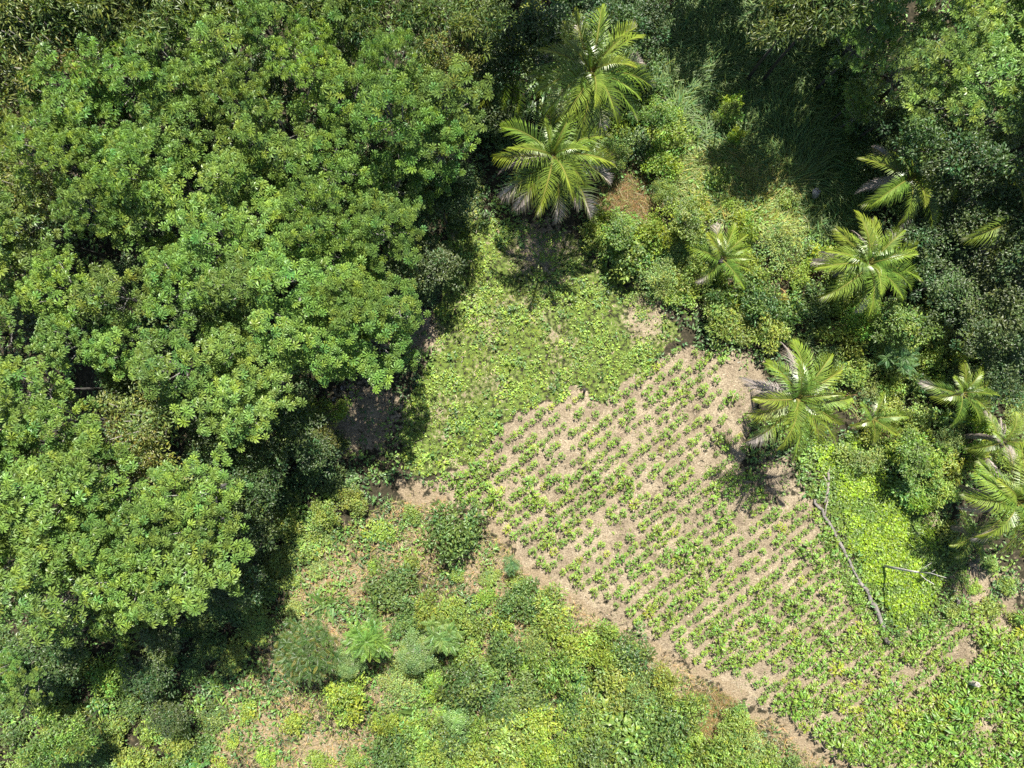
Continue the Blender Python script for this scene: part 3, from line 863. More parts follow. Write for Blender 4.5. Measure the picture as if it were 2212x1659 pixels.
named = [('dark', 978, 1142, 70, 3.2, 'lone round dark bush at the field corner'), ('dark', 852, 1270, 58, 1.9, 'dark glossy bush below the dry pinkish patch'),
         ('lime', 745, 1520, 56, 2.6, 'sunlit lime bush below the wide feathery tree'), ('mid', 1312, 1368, 30, 1.9, 'upright bush standing at the bare field margin'),
         ('lime', 1432, 240, 50, 2.2, 'lime bush beside the tall shaded grass'), ('lime', 1450, 290, 52, 2.0, 'lime bush below its twin beside the tall grass'),
         ('lime', 1490, 470, 62, 2.6, 'rounded lime bush with dark underside in the sunlit grass'), ('lime', 1345, 505, 56, 2.3, 'lime bush just below the reddish dry patch'),
         ('pale', 1420, 595, 58, 2.2, 'pale bush overhanging the weedy clearing'), ('mid', 1500, 590, 44, 2.0, 'bush between the pale bush and the young palm'), ('pale', 1695, 520, 60, 2.4, 'pale fine leaved bush between two palms'),
         ('mid', 1560, 690, 52, 2.2, 'bush casting shade on the bare soil corner'), ('mid', 1665, 715, 48, 2.2, 'bush above the bare soil beside the broad palm'), ('yellow', 1688, 648, 20, 1.8, 'small yellow leaved shrub above the soil corner'),
         ('lime', 1990, 985, 54, 2.4, 'rounded lime bush above the yellow green patch'), ('lime', 1578, 230, 32, 2.6, 'bright narrow shrub standing in the shaded tall grass'), ('lime', 1590, 290, 20, 1.6, 'tiny bright shrub in the shaded tall grass'),
         ('pale', 1880, 1250 - 260, 34, 1.4, None), ('strap', 900, 1545, 40, 1.6, 'dark long leaved clump in the bottom scrub'), ('strap', 700, 1310, 36, 1.2, 'pale long leaved clump by the dry patch'), ('mid', 1590, 1570, 44, 1.8, 'mid green bush beside the brown scorched patch'),
         ('mid', 1830, 985, 30, 1.0, None), ('mid', 1120, 1260, 24, .9, None), ('broad', 1350, 1590, 70, 2.6, 'large tangled bush with a dark hollow beside it'), ('mid', 1400, 1560, 60, 2.4, None), ('mid', 1340, 1480, 56, 2.2, None),
         ('lime', 1170, 1560, 60, 2.2, None), ('mid', 1100, 1600, 66, 2.4, None), ('lime', 1220, 1640, 60, 2.4, None), ('mid', 1280, 1560, 50, 2.0, None), ('lime', 1430, 1640, 60, 2.4, None), ('dark', 1140, 1520, 60, 2.2, None), ('mid', 900, 1600, 50, 2.2, None), ('lime', 830, 1570, 40, 2.0, None), ('lime', 1020, 1640, 60, 2.2, None),
         ('dark', 1000, 1500, 56, 3.4, None), ('mid', 1210, 1460, 54, 3.2, None), ('dark', 1290, 1640, 58, 3.4, None), ('mid', 1480, 1540, 50, 3.0, None), ('dark', 1440, 1590, 60, 3.6, None), ('mid', 930, 1660, 56, 3.2, None), ('dark', 1090, 1420, 50, 2.8, None), ('mid', 1560, 1640, 54, 3.2, None), ('pale', 1380, 1500, 50, 3.0, None), ('dark', 840, 1640, 50, 3.0, None)]
for n_ in named:
    bush(*n_)


def fill(poly, dmin, kinds, weights, rr, hh, where, extra=()):
    av_ = [(x, y, q * .72 + dmin * .35) for x, y, q in TAKEN] + list(extra)
    for q in poisson(poly, dmin, rs, av_, 5000):
        k = kinds[rs.choice(len(kinds), p=np.array(weights) / sum(weights))]
        r_ = rs.uniform(*rr)
        bush(k, q[0], q[1], r_, rs.uniform(*hh) * (r_ / rr[1]) ** .5, None, where)


PALMS_AV = [(1195, 335, 60), (1725, 860, 60)]
fill([(1290, 270), (1420, 190), (1470, 330), (1440, 430), (1540, 480), (1720, 500), (1790, 560), (1900, 640), (2000, 650), (2110, 720), (2220, 780), (2220, 1000), (2080, 1010), (2050, 1160), (1950, 1090), (1900, 960), (1850, 900), (1840, 830), (1680, 740), (1530, 690), (1400, 620), (1290, 520), (1240, 470), (1275, 430), (1310, 400), (1330, 350)],
     48, ['mid', 'lime', 'pale', 'broad', 'dark', 'strap'], [4, 4.5, 2.6, 1, 1.2, .6], (26, 48), (1.0, 3.0), 'sunlit side thicket', PALMS_AV + [(1360, 432, 78)])
fill([(1450, 340), (1560, 320), (1700, 370), (1730, 480), (1540, 460)], 60, ['lime', 'pale', 'mid', 'strap'], [2, 1, 1, 2], (20, 32), (.8, 1.4), 'sunlit grass')
fill([(880, 1330), (1000, 1290), (1130, 1290), (1290, 1360), (1420, 1450), (1540, 1530), (1640, 1600), (1760, 1690), (760, 1690), (830, 1560), (870, 1450)],
     52, ['mid', 'lime', 'dark', 'pale', 'broad', 'strap'], [5, 3, 2.5, 1.4, 1, .4], (26, 56), (1.0, 3.2), 'bottom scrub', [(1525, 1555, 55)])
fill([(620, 1250), (720, 1140), (850, 1100), (930, 1110), (1060, 1190), (1130, 1270), (1000, 1290), (880, 1330), (780, 1330), (600, 1340)],
     66, ['mid', 'lime', 'pale', 'strap'], [3, 2, 2, .5], (18, 32), (.5, 1.1), 'dry grassy scrub', [(740, 1245, 55)])
fill([(410, 1090), (640, 1060), (820, 1060), (720, 1150), (610, 1270), (560, 1400), (500, 1500), (430, 1690), (-30, 1690), (-30, 1390), (240, 1400), (340, 1330), (420, 1250)],
     54, ['dark', 'mid', 'broad', 'lime', 'strap'], [4, 3, 1.2, 1, .8], (26, 46), (.7, 2.0), 'forest shade')
fill([(430, 1680), (500, 1520), (580, 1480), (640, 1540), (700, 1600), (840, 1690)], 74, ['mid', 'lime'], [1, 1], (20, 32), (.5, 1.0), 'dry bottom corner')
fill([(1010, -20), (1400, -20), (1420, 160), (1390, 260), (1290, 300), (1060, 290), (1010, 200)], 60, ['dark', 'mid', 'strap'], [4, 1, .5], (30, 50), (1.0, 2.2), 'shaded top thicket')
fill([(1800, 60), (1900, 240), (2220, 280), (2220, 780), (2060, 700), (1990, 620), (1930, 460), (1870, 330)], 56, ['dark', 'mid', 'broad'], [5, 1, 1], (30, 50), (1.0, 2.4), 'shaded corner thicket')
fill([(890, 380), (1010, 330), (1050, 400), (1010, 470), (955, 500), (940, 640), (890, 640), (880, 520)], 52, ['dark', 'mid'], [3, 1], (22, 38), (.6, 1.4), 'forest edge')
fill([(640, 870), (720, 850), (760, 1000), (800, 1060), (640, 1060), (560, 1050)], 60, ['dark', 'mid', 'lime'], [3, 1, .5], (24, 40), (.6, 1.4), 'forest shade')
fill([(2040, 1170), (2110, 1180), (2230, 1330), (2200, 1340), (2060, 1330)], 60, ['mid', 'lime'], [2, 1], (18, 30), (.5, 1.0), 'bare ground by the edge palm')

# ------------------------------------------------------------------ the planted field
rf = np.random.default_rng(31)


def crop(seed, base):
    r = np.random.default_rng(seed)
    n = 46
    d = rand_dir(r, n, -.1)
    P = d * np.array([.20, .20, .16]) * r.uniform(.45, 1.05, (n, 1)) + np.array([0, 0, .33])
    nrm = unit(d * .5 + np.array([0, 0, .8]) + r.normal(size=(n, 3)) * .3)
    dv = unit(d * np.array([1, 1, .2]) + r.normal(size=(n, 3)) * .35 - np.array([0, 0, .3]))
    g = [scatter(T_leaf(.38, .09, .25), frames(dv, nrm, r.uniform(.13, .22, n)), P, tints(r, base, n, .2, .12))]
    for i in range(3):
        a = i * 2.1
        g.append(tube([[0, 0, -.05], [.05 * math.cos(a), .05 * math.sin(a), .18], [.1 * math.cos(a), .1 * math.sin(a), .36]], [.012, .01, .006], (.12, .12, .05), 4))
    return join(g)


CROP_GEO = [crop(500 + i, c) for i, c in enumerate([(.125, .23, .028), (.135, .245, .03), (.11, .21, .028), (.15, .24, .028), (.20, .265, .026)])]
ang = math.radians(38)
ux, uy = math.cos(ang), -math.sin(ang)       # along the rows (plan y points down)
vx, vy = math.sin(ang), math.cos(ang)
P_ = []
for i in range(-80, 80):
    for j in range(-80, 80):
        a, b = i * 16.8, j * 25.0
        P_.append((1560 + ux * a + vx * b, 1220 + uy * a + vy * b))
P_ = np.array(P_)
P_ += rf.normal(size=P_.shape) * np.array([2.2, 2.0])
P_ += np.c_[8 * (fbm(P_[:, 0], P_[:, 1], 160, 3) - .5), 8 * (fbm(P_[:, 0], P_[:, 1], 120, 9) - .5)] * 2
wx, wy = warp(P_[:, 0], P_[:, 1])
ok = inside(FIELD, wx, wy) & (dist_line(STRIP, P_[:, 0], P_[:, 1]) > 26)
dens = fbm(P_[:, 0], P_[:, 1], 70, 41)
keep = rf.random(len(P_)) < np.clip(.88 + 1.0 * (dens - .45), .5, .98)
low_right = np.clip((P_[:, 0] + P_[:, 1] - 3100) / 500, 0, 1)
keep |= rf.random(len(P_)) < low_right * .95
bare = np.zeros(len(P_), bool)
for cx, cy, r_ in ((1600, 800, 48), (1620, 870, 30), (2080, 1400, 26), (2120, 1560, 20), (1690, 1060, 34), (2150, 1300, 50)):
    bare |= np.hypot(P_[:, 0] - cx, P_[:, 1] - cy) < r_
logline = [(1755, 1075), (1800, 1150), (1840, 1230), (1905, 1350)]
ok &= keep & ~bare & (dist_line(logline, P_[:, 0], P_[:, 1]) > 12) & (P_[:, 0] < 2260) & (P_[:, 1] < 1700)
P_ = P_[ok]; dens = dens[ok]; low_right = low_right[ok]
size = rf.uniform(.65, 1.25, len(P_)) * (.86 + .5 * dens) * (1 + .5 * low_right)
size *= np.where(P_[:, 1] < 1000, .92, 1)
big = rf.random(len(P_)) < .05
size[big] *= 1.45
X, Y = gxy(P_[:, 0], P_[:, 1])
Z = zf(X, Y)
vid = rf.integers(0, 4, len(P_)); vid[rf.random(len(P_)) < .04] = 4
in_view = (P_[:, 0] > 5) & (P_[:, 0] < 2207) & (P_[:, 1] < 1654)
order = np.argsort(-(size * in_view))[:300]
CROP_ME = [mesh('crop_plant', g, M_LEAF) for g in CROP_GEO]
proto = [None] * 5
for i in order:
    v = int(vid[i])
    if proto[v] is None:
        o = proto[v] = obj('crop_plant', CROP_ME[v])
    else:
        o = proto[v].copy(); col.objects.link(o)
    o.location = (X[i], Y[i], Z[i]); o.rotation_euler = (0, 0, rf.uniform(0, 6.28)); s_ = size[i] * 1.12
    o.scale = (s_, s_, s_ * rf.uniform(.9, 1.15))
    o['category'] = 'crop plant'
    if v == 4:
        o['label'] = 'yellowing crop plant in the planted rows on pale soil'; o['group'] = 'yellowing crop plants in the field rows'
    else:
        o['label'] = 'leafy green crop plant in the planted rows on pale soil'; o['group'] = 'green crop plants in the field rows'
rest = np.setdiff1d(np.arange(len(P_)), order)
g = []
for v in range(5):
    idx = rest[vid[rest] == v]
    if len(idx) == 0:
        continue
    V, F, C = CROP_GEO[v]
    a = rf.uniform(0, 6.28, len(idx)); s_ = size[idx] * 1.05
    M = np.zeros((len(idx), 3, 3))
    M[:, 0, 0] = np.cos(a) * s_; M[:, 0, 1] = -np.sin(a) * s_; M[:, 1, 0] = np.sin(a) * s_; M[:, 1, 1] = np.cos(a) * s_; M[:, 2, 2] = s_
    g.append(scatter((V, F, C), M, np.c_[X[idx], Y[idx], Z[idx]], rf.uniform(.8, 1.2, (len(idx), 1)) * np.ones((1, 3))))
o = obj('small_crop_foliage', mesh('small_crop_foliage', join(g), M_LEAF)); o['kind'] = 'stuff'
o['label'] = 'smaller green crop plants filling the rows of the field'
print('crops', len(P_), 'shrubs', len(TAKEN), 'canopy', len(pts))

# ------------------------------------------------------------------ ground cover nobody could count
rg = np.random.default_rng(91)


def sample(poly, n):
    p = np.array(poly, float); lo, hi = p.min(0), p.max(0)
    q = rg.uniform(lo, hi, (n, 2))
    w_ = np.stack(warp(q[:, 0], q[:, 1]), -1)
    return q[inside(poly, w_[:, 0], w_[:, 1])]


def low_plants(q, sz, base, T, nleaf=6, hgt=.12, spread=.11, val=.2, warm=.12):
    n = len(q)
    sz = np.broadcast_to(sz, (n,))
    X, Y = gxy(q[:, 0], q[:, 1]); Z = zf(X, Y)
    k = n * nleaf; ci = np.repeat(np.arange(n), nleaf)
    a = rg.uniform(0, 6.28, k)
    out = np.c_[np.cos(a), np.sin(a), np.zeros(k)]
    sc = sz[ci]
    P = np.c_[X, Y, Z][ci] + out * (spread * sc * rg.uniform(.1, 1, k))[:, None] + np.c_[np.zeros((k, 2)), .03 + hgt * sc * rg.uniform(.15, 1, k)]
    nrm = unit(out * rg.uniform(.0, .7, (k, 1)) + np.array([0, 0, 1.]) + rg.normal(size=(k, 3)) * .25)
    base = np.broadcast_to(np.asarray(base, float), (n, 3))
    c = (base * (1 + val * rg.normal(size=(n, 1))).clip(.5, 1.6))[ci] * tints(rg, (1, 1, 1), k, .14, warm)
    return scatter(T, frames(out + rg.normal(size=(k, 3)) * .3, nrm, .2 * sc * rg.uniform(.6, 1.25, k)), P, c)


def blades(q, ln, base, el=(.3, 1.3), droop=.75, w=.016, flow=None, val=.22, n=3):
    k = len(q)
    X, Y = gxy(q[:, 0], q[:, 1]); Z = zf(X, Y)
    a = rg.uniform(0, 6.28, k)
    if flow is not None:
        a = flow(q) + rg.normal(size=k) * .7
    e = rg.uniform(*el, k)
    d = np.c_[np.cos(a) * np.cos(e), np.sin(a) * np.cos(e), np.sin(e)]
    nrm = np.tile([0, 0, 1.], (k, 1)) + rg.normal(size=(k, 3)) * .2
    L_ = np.broadcast_to(ln, (k,)) * rg.uniform(.55, 1.25, k)
    base = np.broadcast_to(np.asarray(base, float), (k, 3))
    return scatter(T_blade(droop, w, n), frames(d, nrm, L_), np.c_[X, Y, Z], base * tints(rg, (1, 1, 1), k, val, .15))


TL = T_leaf(.55, .08, .15)
parts = []
# weedy clearing
q = sample(WEEDY, 5200)
n1 = fbm(q[:, 0], q[:, 1], 34, 61)
q = q[rg.random(len(q)) < np.clip((n1 - .36) * 4.0, .05, 1)]
b = 1.35 * np.where((rg.random(len(q)) < .22)[:, None], np.array([.075, .15, .03]), np.array([.14, .215, .028])) * (.8 + .5 * fbm(q[:, 0], q[:, 1], 60, 63))[:, None]
parts.append(low_plants(q, rg.uniform(.45, 1.3, len(q)) * (.75 + .5 * fbm(q[:, 0], q[:, 1], 30, 67)) * .85, b, TL, 8, .16, .24))
q = sample(WEEDY, 180)
q = q[vnoise(q[:, 0], q[:, 1], 55, 65) > .42]
parts.append(low_plants(q, rg.uniform(1.0, 1.7, len(q)), np.where((rg.random(len(q)) < .5)[:, None], np.array([.09, .18, .04]), np.array([.17, .26, .035])), T_leaf(.45), 14, .3, .18))
o = obj('weeds', mesh('weeds', join(parts), M_LEAF)); o['kind'] = 'stuff'; o['label'] = 'low leafy weeds covering the open clearing above the field'

parts = []
q = sample(WEEDY, 38000)
n1 = fbm(q[:, 0], q[:, 1], 50, 71)
q = q[rg.random(len(q)) < np.clip((n1 - .25) * 2.2, .1, 1)]
bl = np.where((vnoise(q[:, 0], q[:, 1], 60, 73) > .62)[:, None], np.array([.22, .30, .026]), np.array([.16, .245, .036]))
parts.append(blades(q, .24, bl, (.15, 1.2), .6, .026))
q = sample(SCRUB, 64000)
so, dr, gr, rd = cover(q[:, 0], q[:, 1])
pal = np.where((rg.random(len(q)) < .35 + .4 * dr)[:, None], np.array([.38, .31, .17]), np.array([.16, .215, .045]))
parts.append(blades(q, .5, pal, (.1, 1.2), .7, .026))
q = np.concatenate([sample([(x - 30, y) for x, y in STRIP] + [(x + 34, y - 14) for x, y in STRIP[::-1]], 5000)])
parts.append(blades(q, .3, np.where((rg.random(len(q)) < .4)[:, None], np.array([.15, .21, .05]), np.array([.42, .36, .24])), (.02, .9), .4, .024))
for cx, cy, rx, ry in ((1360, 432, 70, 60), (1528, 1552, 80, 62)):
    k = 5200; a = rg.uniform(0, 6.28, k); rr = np.sqrt(rg.random(k))
    q = np.c_[cx + rx * rr * np.cos(a), cy + ry * rr * np.sin(a)]
    parts.append(blades(q, .45, np.where((rg.random(k) < .5)[:, None], np.array([.30, .20, .10]), np.array([.17, .18, .06])), (.2, 1.3), .5, .012))
q = sample(FIELD, 30000)
so = fbm(q[:, 0], q[:, 1], 46, 81)
q = q[rg.random(len(q)) < np.clip((so - .36) * 2.0, .04, .9)]
parts.append(blades(q, .17, np.where((rg.random(len(q)) < .45)[:, None], np.array([.42, .36, .25]), np.array([.15, .22, .045])), (.05, 1.1), .5, .024))
q = sample(FIELD, 5200)
q = q[rg.random(len(q)) < np.clip((fbm(q[:, 0], q[:, 1], 70, 97) - .42) * 3 + np.clip((q[:, 0] + q[:, 1] - 3200) / 600, 0, .6), .03, 1)]
parts.append(low_plants(q, rg.uniform(.3, .65, len(q)), (.125, .215, .03), TL, 6, .15, .18))
o = obj('short_grass', mesh('short_grass', join(parts), M_GRASS)); o['kind'] = 'stuff'; o['label'] = 'short green and straw coloured grass over the clearing and scrub'

# tall grass, swept into swirls
fl = lambda q: 6.28 * 1.3 * fbm(q[:, 0], q[:, 1], 110, 83) + 2.2
q = sample(TALL_GRASS, 46000)
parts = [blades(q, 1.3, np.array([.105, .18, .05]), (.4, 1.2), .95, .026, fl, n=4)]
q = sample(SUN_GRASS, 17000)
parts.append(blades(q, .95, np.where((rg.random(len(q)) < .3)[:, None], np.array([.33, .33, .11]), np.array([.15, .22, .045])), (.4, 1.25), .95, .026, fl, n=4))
q = sample([(1290, 280), (1450, 330), (1500, 520), (1700, 560), (1900, 700), (2000, 1000), (1900, 960), (1680, 740), (1400, 640), (1280, 520)], 12000)
parts.append(blades(q, .7, np.where((rg.random(len(q)) < .4)[:, None], np.array([.32, .27, .13]), np.array([.14, .205, .045])), (.3, 1.25), .9, .022, fl, n=4))
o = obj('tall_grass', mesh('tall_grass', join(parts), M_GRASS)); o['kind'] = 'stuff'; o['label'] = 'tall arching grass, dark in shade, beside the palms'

# yellow-green creeping patch
q = sample(BRIGHT, 9000)
nb = fbm(q[:, 0], q[:, 1], 40, 85)
eb = dist_line(BRIGHT + BRIGHT[:1], q[:, 0], q[:, 1])
q = q[rg.random(len(q)) < np.clip((nb - .12) * 3.2, .2, 1) * np.clip(.15 + eb / 45 + (fbm(q[:, 0], q[:, 1], 22, 99) - .5) * 2, .05, 1)]
nb = fbm(q[:, 0], q[:, 1], 40, 85)
parts = [low_plants(q, rg.uniform(.4, 1.3, len(q)), np.where((fbm(q[:, 0], q[:, 1], 26, 101) > .57)[:, None], np.array([.085, .17, .02]), np.array([.15, .265, .012])) * (.7 + .6 * rg.random((len(q), 1))), T_leaf(.62, .08, .12), 6, .2, .16, .15, .08)]
q = sample([(1720, 930), (1890, 940), (1950, 1030), (2020, 1090), (2080, 1200), (2090, 1330), (1980, 1400), (1890, 1400), (1720, 1060)], 4200)
parts.append(low_plants(q, rg.uniform(.6, 1.2, len(q)), (.09, .165, .022), TL, 6, .18, .16))
o = obj('creeping_ground_cover', mesh('creeping_ground_cover', join(parts), M_LEAF)); o['kind'] = 'stuff'; o['label'] = 'bright yellow green creeping plants beside the fallen log'

# undergrowth on every other piece of ground
allq = np.c_[rg.uniform(-150, 2360, 42000), rg.uniform(-110, 1770, 42000)]
wq = np.stack(warp(allq[:, 0], allq[:, 1]), -1)
bad = inside(FIELD, wq[:, 0], wq[:, 1]) | inside(WEEDY, wq[:, 0], wq[:, 1]) | inside(BRIGHT, wq[:, 0], wq[:, 1]) | (dist_line(STRIP, wq[:, 0], wq[:, 1]) < 30) | inside(TALL_GRASS, wq[:, 0], wq[:, 1])
so, dr, gr, rd = cover(allq[:, 0], allq[:, 1])
pr = np.clip(1 - .85 * so - .55 * dr - 1.2 * rd, .04, 1) * np.clip((fbm(allq[:, 0], allq[:, 1], 48, 87) - .22) * 2.4, .12, 1)
deep = inside(FOREST, allq[:, 0], allq[:, 1])
pr = pr * np.where(deep, .75, 1)
q = allq[~bad & (rg.random(len(allq)) < pr)]
hue = fbm(q[:, 0], q[:, 1], 55, 89)[:, None]
b = 1.5 * np.where(hue > .55, np.array([.095, .16, .03]), np.where(hue > .42, np.array([.06, .12, .025]), np.array([.045, .09, .025])))
parts = [low_plants(q, rg.uniform(.7, 2.0, len(q)), b, T_leaf(.45), 7, .3, .24)]
o = obj('undergrowth', mesh('undergrowth', join(parts), M_LEAF)); o['kind'] = 'stuff'; o['label'] = 'mixed low leafy undergrowth between shrubs and under the trees'

# dry leaf and stalk litter
q = np.concatenate([sample(FIELD, 7000), sample(FOREST, 6000), sample(SCRUB, 2500), sample(WEEDY, 1500)])
k = len(q); X, Y = gxy(q[:, 0], q[:, 1]); Z = zf(X, Y)
a = rg.uniform(0, 6.28, k)
d = np.c_[np.cos(a), np.sin(a), rg.normal(size=k) * .12]
c = np.array([.46, .38, .27])[None] * tints(rg, (1, 1, 1), k, .3, .08)
o = obj('straw_litter', mesh('straw_litter', scatter(T_blade(.1, .05, 2), frames(d, np.tile([0, 0, 1.], (k, 1)), rg.uniform(.08, .3, k)), np.c_[X, Y, Z + .025], c), M_DRY))
o['kind'] = 'stuff'; o['label'] = 'dry straw and dead leaf bits strewn over the soil'

# ------------------------------------------------------------------ dead wood
rw = np.random.default_rng(55)


def ground_path(pp, lift):
    out = []
    for x, y in pp:
        X, Y = gxy(x, y); out.append([float(X), float(Y), float(zf(X, Y)) + lift])
    return out


def dens_path(pp, n, jit):
    pp = np.array(pp, float); t = np.linspace(0, len(pp) - 1, n)
    return np.c_[np.interp(t, range(len(pp)), pp[:, 0]) + rw.normal(size=n) * jit, np.interp(t, range(len(pp)), pp[:, 1]) + rw.normal(size=n) * jit]


def dead_thing(name, parts, mat, desc, cat, xd, yd, group, origin=None):
    geo = join(parts)
    V = geo[0].copy()
    org = np.array([V[:, 0].mean(), V[:, 1].mean(), 0.0]) if origin is None else np.array(origin)
    o = obj(name, mesh(name, (V - org, geo[1], geo[2]), mat, True), None, tuple(org))
    note(o, desc, cat, 'single', xd, yd, group)
    return o


main = dens_path([(1757, 1080), (1772, 1100), (1800, 1150), (1822, 1195), (1842, 1232), (1870, 1275), (1890, 1315), (1906, 1355)], 24, 1.6)
lg = [tube(ground_path(dens_path([(1800 + 36 * k_, 1150 + 75 * k_), (1800 + 36 * k_ + (-1) ** k_ * 11, 1143 + 75 * k_)], 4, .4), .2), [.05, .04, .03, .015], (.14, .12, .11), 5, .1, rw) for k_ in range(3)] + [tube(ground_path(main, .17), np.linspace(.09, .17, 24) * rw.uniform(.8, 1.2, 24), (.16, .145, .13), 10, .14, rw)]
for a_, b_, r0 in (((1778, 1112), (1786, 1075), .07), ((1860, 1262), (1846, 1258), .05)):
    lg.append(tube(ground_path(dens_path([a_, b_], 5, .5), .2), np.linspace(r0, r0 * .6, 5), (.2, .17, .15), 6, .06, rw))
dead_thing('fallen_log', lg, M_DEAD, 'long dark fallen log lying along the yellow green patch', 'log', 1840, 1230, 'dead wood')
dead_thing('fallen_branch', [tube(ground_path(dens_path([(1779, 1086), (1786, 1050), (1788, 1010)], 9, .8), .14), np.linspace(.12, .08, 9), (.2, .17, .15), 7, .08, rw),
                             tube(ground_path(dens_path([(1786, 1050), (1776, 1025)], 4, .5), .16), [.06, .05, .04, .03], (.3, .26, .22), 5, .08, rw)], M_DEAD, 'short grey fallen branch above the upper log end', 'branch', 1788, 1040, 'dead wood')
# bare standing dead tree
b0 = np.array([*map(float, gxy(1904, 1222)), 0]); b0[2] = float(zf(b0[0], b0[1]))
hh = 7.0


def at(xd, yd, h):
    x_, y_ = gxy(xd, yd, h); return [float(x_), float(y_), h]


tr = [tube([b0 - np.array([0, 0, .2]), at(1938, 1228, 1.9), at(1965, 1233, 3.4), at(1985, 1236, 4.4)], [.11, .09, .07, .06], (.42, .40, .36), 7, .06, rw),
      tube([at(1985, 1236, 4.4), at(2010, 1238, 5.6), at(2044, 1248, 7.0)], [.05, .035, .012], (.5, .48, .44), 6, .05, rw),
      tube([at(1983, 1236, 4.3), at(2000, 1252, 4.9), at(2018, 1262, 5.6)], [.045, .03, .012], (.5, .48, .44), 6, .05, rw),
      tube([at(1988, 1236, 4.5), at(1996, 1226, 4.9), at(2012, 1216, 5.4)], [.03, .02, .008], (.5, .48, .44), 5, .05, rw),
      tube([at(2010, 1238, 5.6), at(2020, 1231, 5.9)], [.02, .008], (.5, .48, .44), 5, .05, rw)]
dead_thing('dead_tree', tr, M_DEAD, 'bare pale grey dead tree standing in the yellow green patch', 'dead tree', 1904, 1222, 'dead wood', b0)


def stump(xd, yd, xt, yt, h, r0, c, desc, name='broken_stump'):
    a_, b_ = np.array([*map(float, gxy(xd, yd)), -.1]), np.array(at(xt, yt, h))
    m = [a_ + (b_ - a_) * t + rw.normal(size=3) * .03 for t in np.linspace(0, 1, 6)]
    parts = [tube(m, np.linspace(r0, r0 * .8, 6), c, 9, .1, rw)]
    for _ in range(5):
        s_ = b_ + np.r_[rw.normal(size=2) * r0 * .5, -.05]
        parts.append(tube([s_, s_ + np.r_[rw.normal(size=2) * .06, rw.uniform(.1, .35)]], [r0 * .3, .01], np.array(c) * 1.3, 4))
    dead_thing(name, parts, M_DEAD, desc, 'stump', xd, yd, 'dead wood', a_)


stump(2083, 1473, 2112, 1478, 1.6, .22, (.36, .32, .27), 'pale broken stump among the crops by the bare patch')
stump(1912, 1378, 1920, 1388, .6, .22, (.08, .07, .06), 'charred stump just past the lower log end')
stump(2064, 1302, 2070, 1300, .8, .2, (.10, .085, .07), 'dark stump on bare ground near the edge palm')
stump(1262, 850, 1263, 841, .9, .09, (.07, .06, .055), 'small dark post at the upper field corner', 'wooden_post')
stump(1758, 424, 1764, 414, 1.0, .3, (.26, .25, .25), 'grey weathered stump in the tall grass')
stump(2112, 1212, 2116, 1203, 2.0, .16, (.09, .08, .07), 'slender dark stump beside the small palm')

# pale curled fallen leaves under the canopy edge
TF = T_umbrella(np.random.default_rng(4), 8, .10, .1, .14, 1.0)
LEAFME = []
for i in range(3):
    r = np.random.default_rng(70 + i)
    V, F, C = TF
    V = V.copy(); rr = np.hypot(V[:, 0], V[:, 1]); V[:, 2] = .12 + .45 * rr ** 2.2 * (.6 + .4 * np.sin(np.arctan2(V[:, 1], V[:, 0]) * 2 + i)); V[:, :2] *= (1 - .35 * rr)[:, None]
    V[:, 2] -= V[:, 2].min() - .02
    LEAFME.append(mesh('fallen_leaf', (V, F, np.tile(np.array([.42, .40, .40]), (len(V), 1)) * r.uniform(.8, 1.15, (len(V), 1))), M_DRY))
lp = [(882, 690), (896, 694), (872, 738), (884, 760), (874, 778), (834, 762), (880, 782), (888, 700), (846, 794), (868, 796), (812, 790), (905, 678), (836, 830), (760, 850), (700, 1130), (560, 1180), (590, 1165), (575, 1215), (610, 1150), (720, 860), (742, 838), (640, 1010), (2190, 560), (2160, 575)]
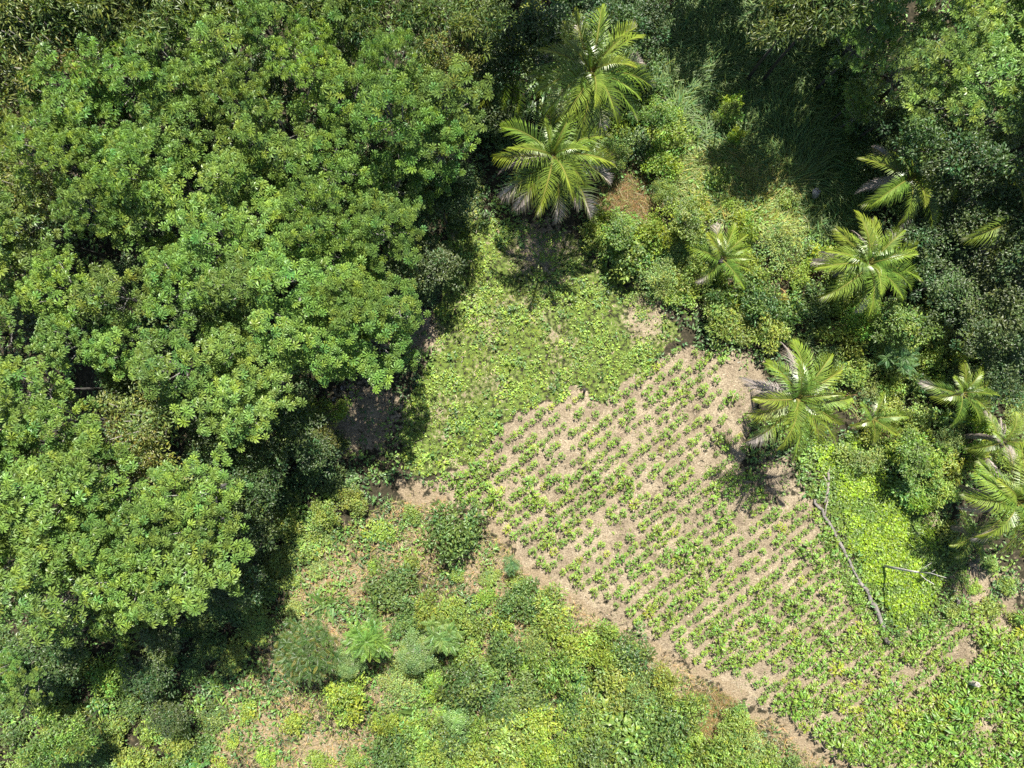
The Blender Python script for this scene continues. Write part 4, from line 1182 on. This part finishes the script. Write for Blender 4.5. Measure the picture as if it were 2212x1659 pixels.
for i, (xd, yd) in enumerate(lp):
    X, Y = gxy(xd + rw.normal() * 2, yd + rw.normal() * 2)
    o = obj('fallen_leaf', LEAFME[i % 3], None, (X, Y, zf(X, Y)), (rw.normal() * .2, rw.normal() * .2, rw.uniform(0, 6)), (rw.uniform(.28, .42),) * 3)
    note(o, 'pale curled fallen leaf', 'leaf', 'litter', xd, yd, 'pale curled leaves under the canopy edge')

# ------------------------------------------------------------------ labels that single out each thing
MARKS = [('the fallen log', 1840, 1230), ('the lone round bush', 978, 1142), ('the reddish dry patch', 1360, 432), ('the small dark post', 1262, 840), ('the bright palm', 1195, 335),
         ('the field edge palm', 1725, 860), ('the lone olive tree', 265, 915), ('the yellowish corner tree', 45, 70), ('the scorched brown patch', 1528, 1552), ('the wide feathery tree', 652, 1418),
         ('the lime fern leaved tree', 790, 1385), ('the upper grass palm', 1968, 385), ('the big edge palm', 2185, 1085), ('the grey tipped palm', 1880, 570), ('the large dark palm', 1278, 150), ('the dry pinkish patch', 740, 1245)]
HOURS = ['twelve', 'one', 'two', 'three', 'four', 'five', 'six', 'seven', 'eight', 'nine', 'ten', 'eleven']
ORD = ['first', 'second', 'third', 'fourth', 'fifth', 'sixth', 'seventh', 'eighth', 'ninth', 'tenth', 'eleventh', 'twelfth', 'thirteenth', 'fourteenth']
SHORT = {'canopy': ('the lone olive tree', 'the yellowish corner tree'), 'corner canopy': ('the upper grass palm',), 'top trees': None, 'tall trees': None}
buckets = {}
for o, desc, fam, xd, yd in THINGS:
    if fam == 'single':
        o['label'] = desc
        continue
    ms = [m for m in MARKS if SHORT.get(fam) is None or m[0] in SHORT[fam]]
    m = min(ms, key=lambda m: math.hypot(m[1] - xd, m[2] - yd))
    dx, dy = xd - m[1], yd - m[2]
    hr = int(round(math.degrees(math.atan2(dx, -dy)) / 30)) % 12
    buckets.setdefault((desc, m[0], hr), []).append((math.hypot(dx, dy), o))
for (desc, mk, hr), L_ in buckets.items():
    L_.sort(key=lambda t: t[0])
    for i, (_, o) in enumerate(L_):
        tail = '' if len(L_) == 1 else ', %s out' % ORD[min(i, 13)]
        o['label'] = "%s, %s o'clock of %s%s" % (desc, HOURS[hr], mk, tail)
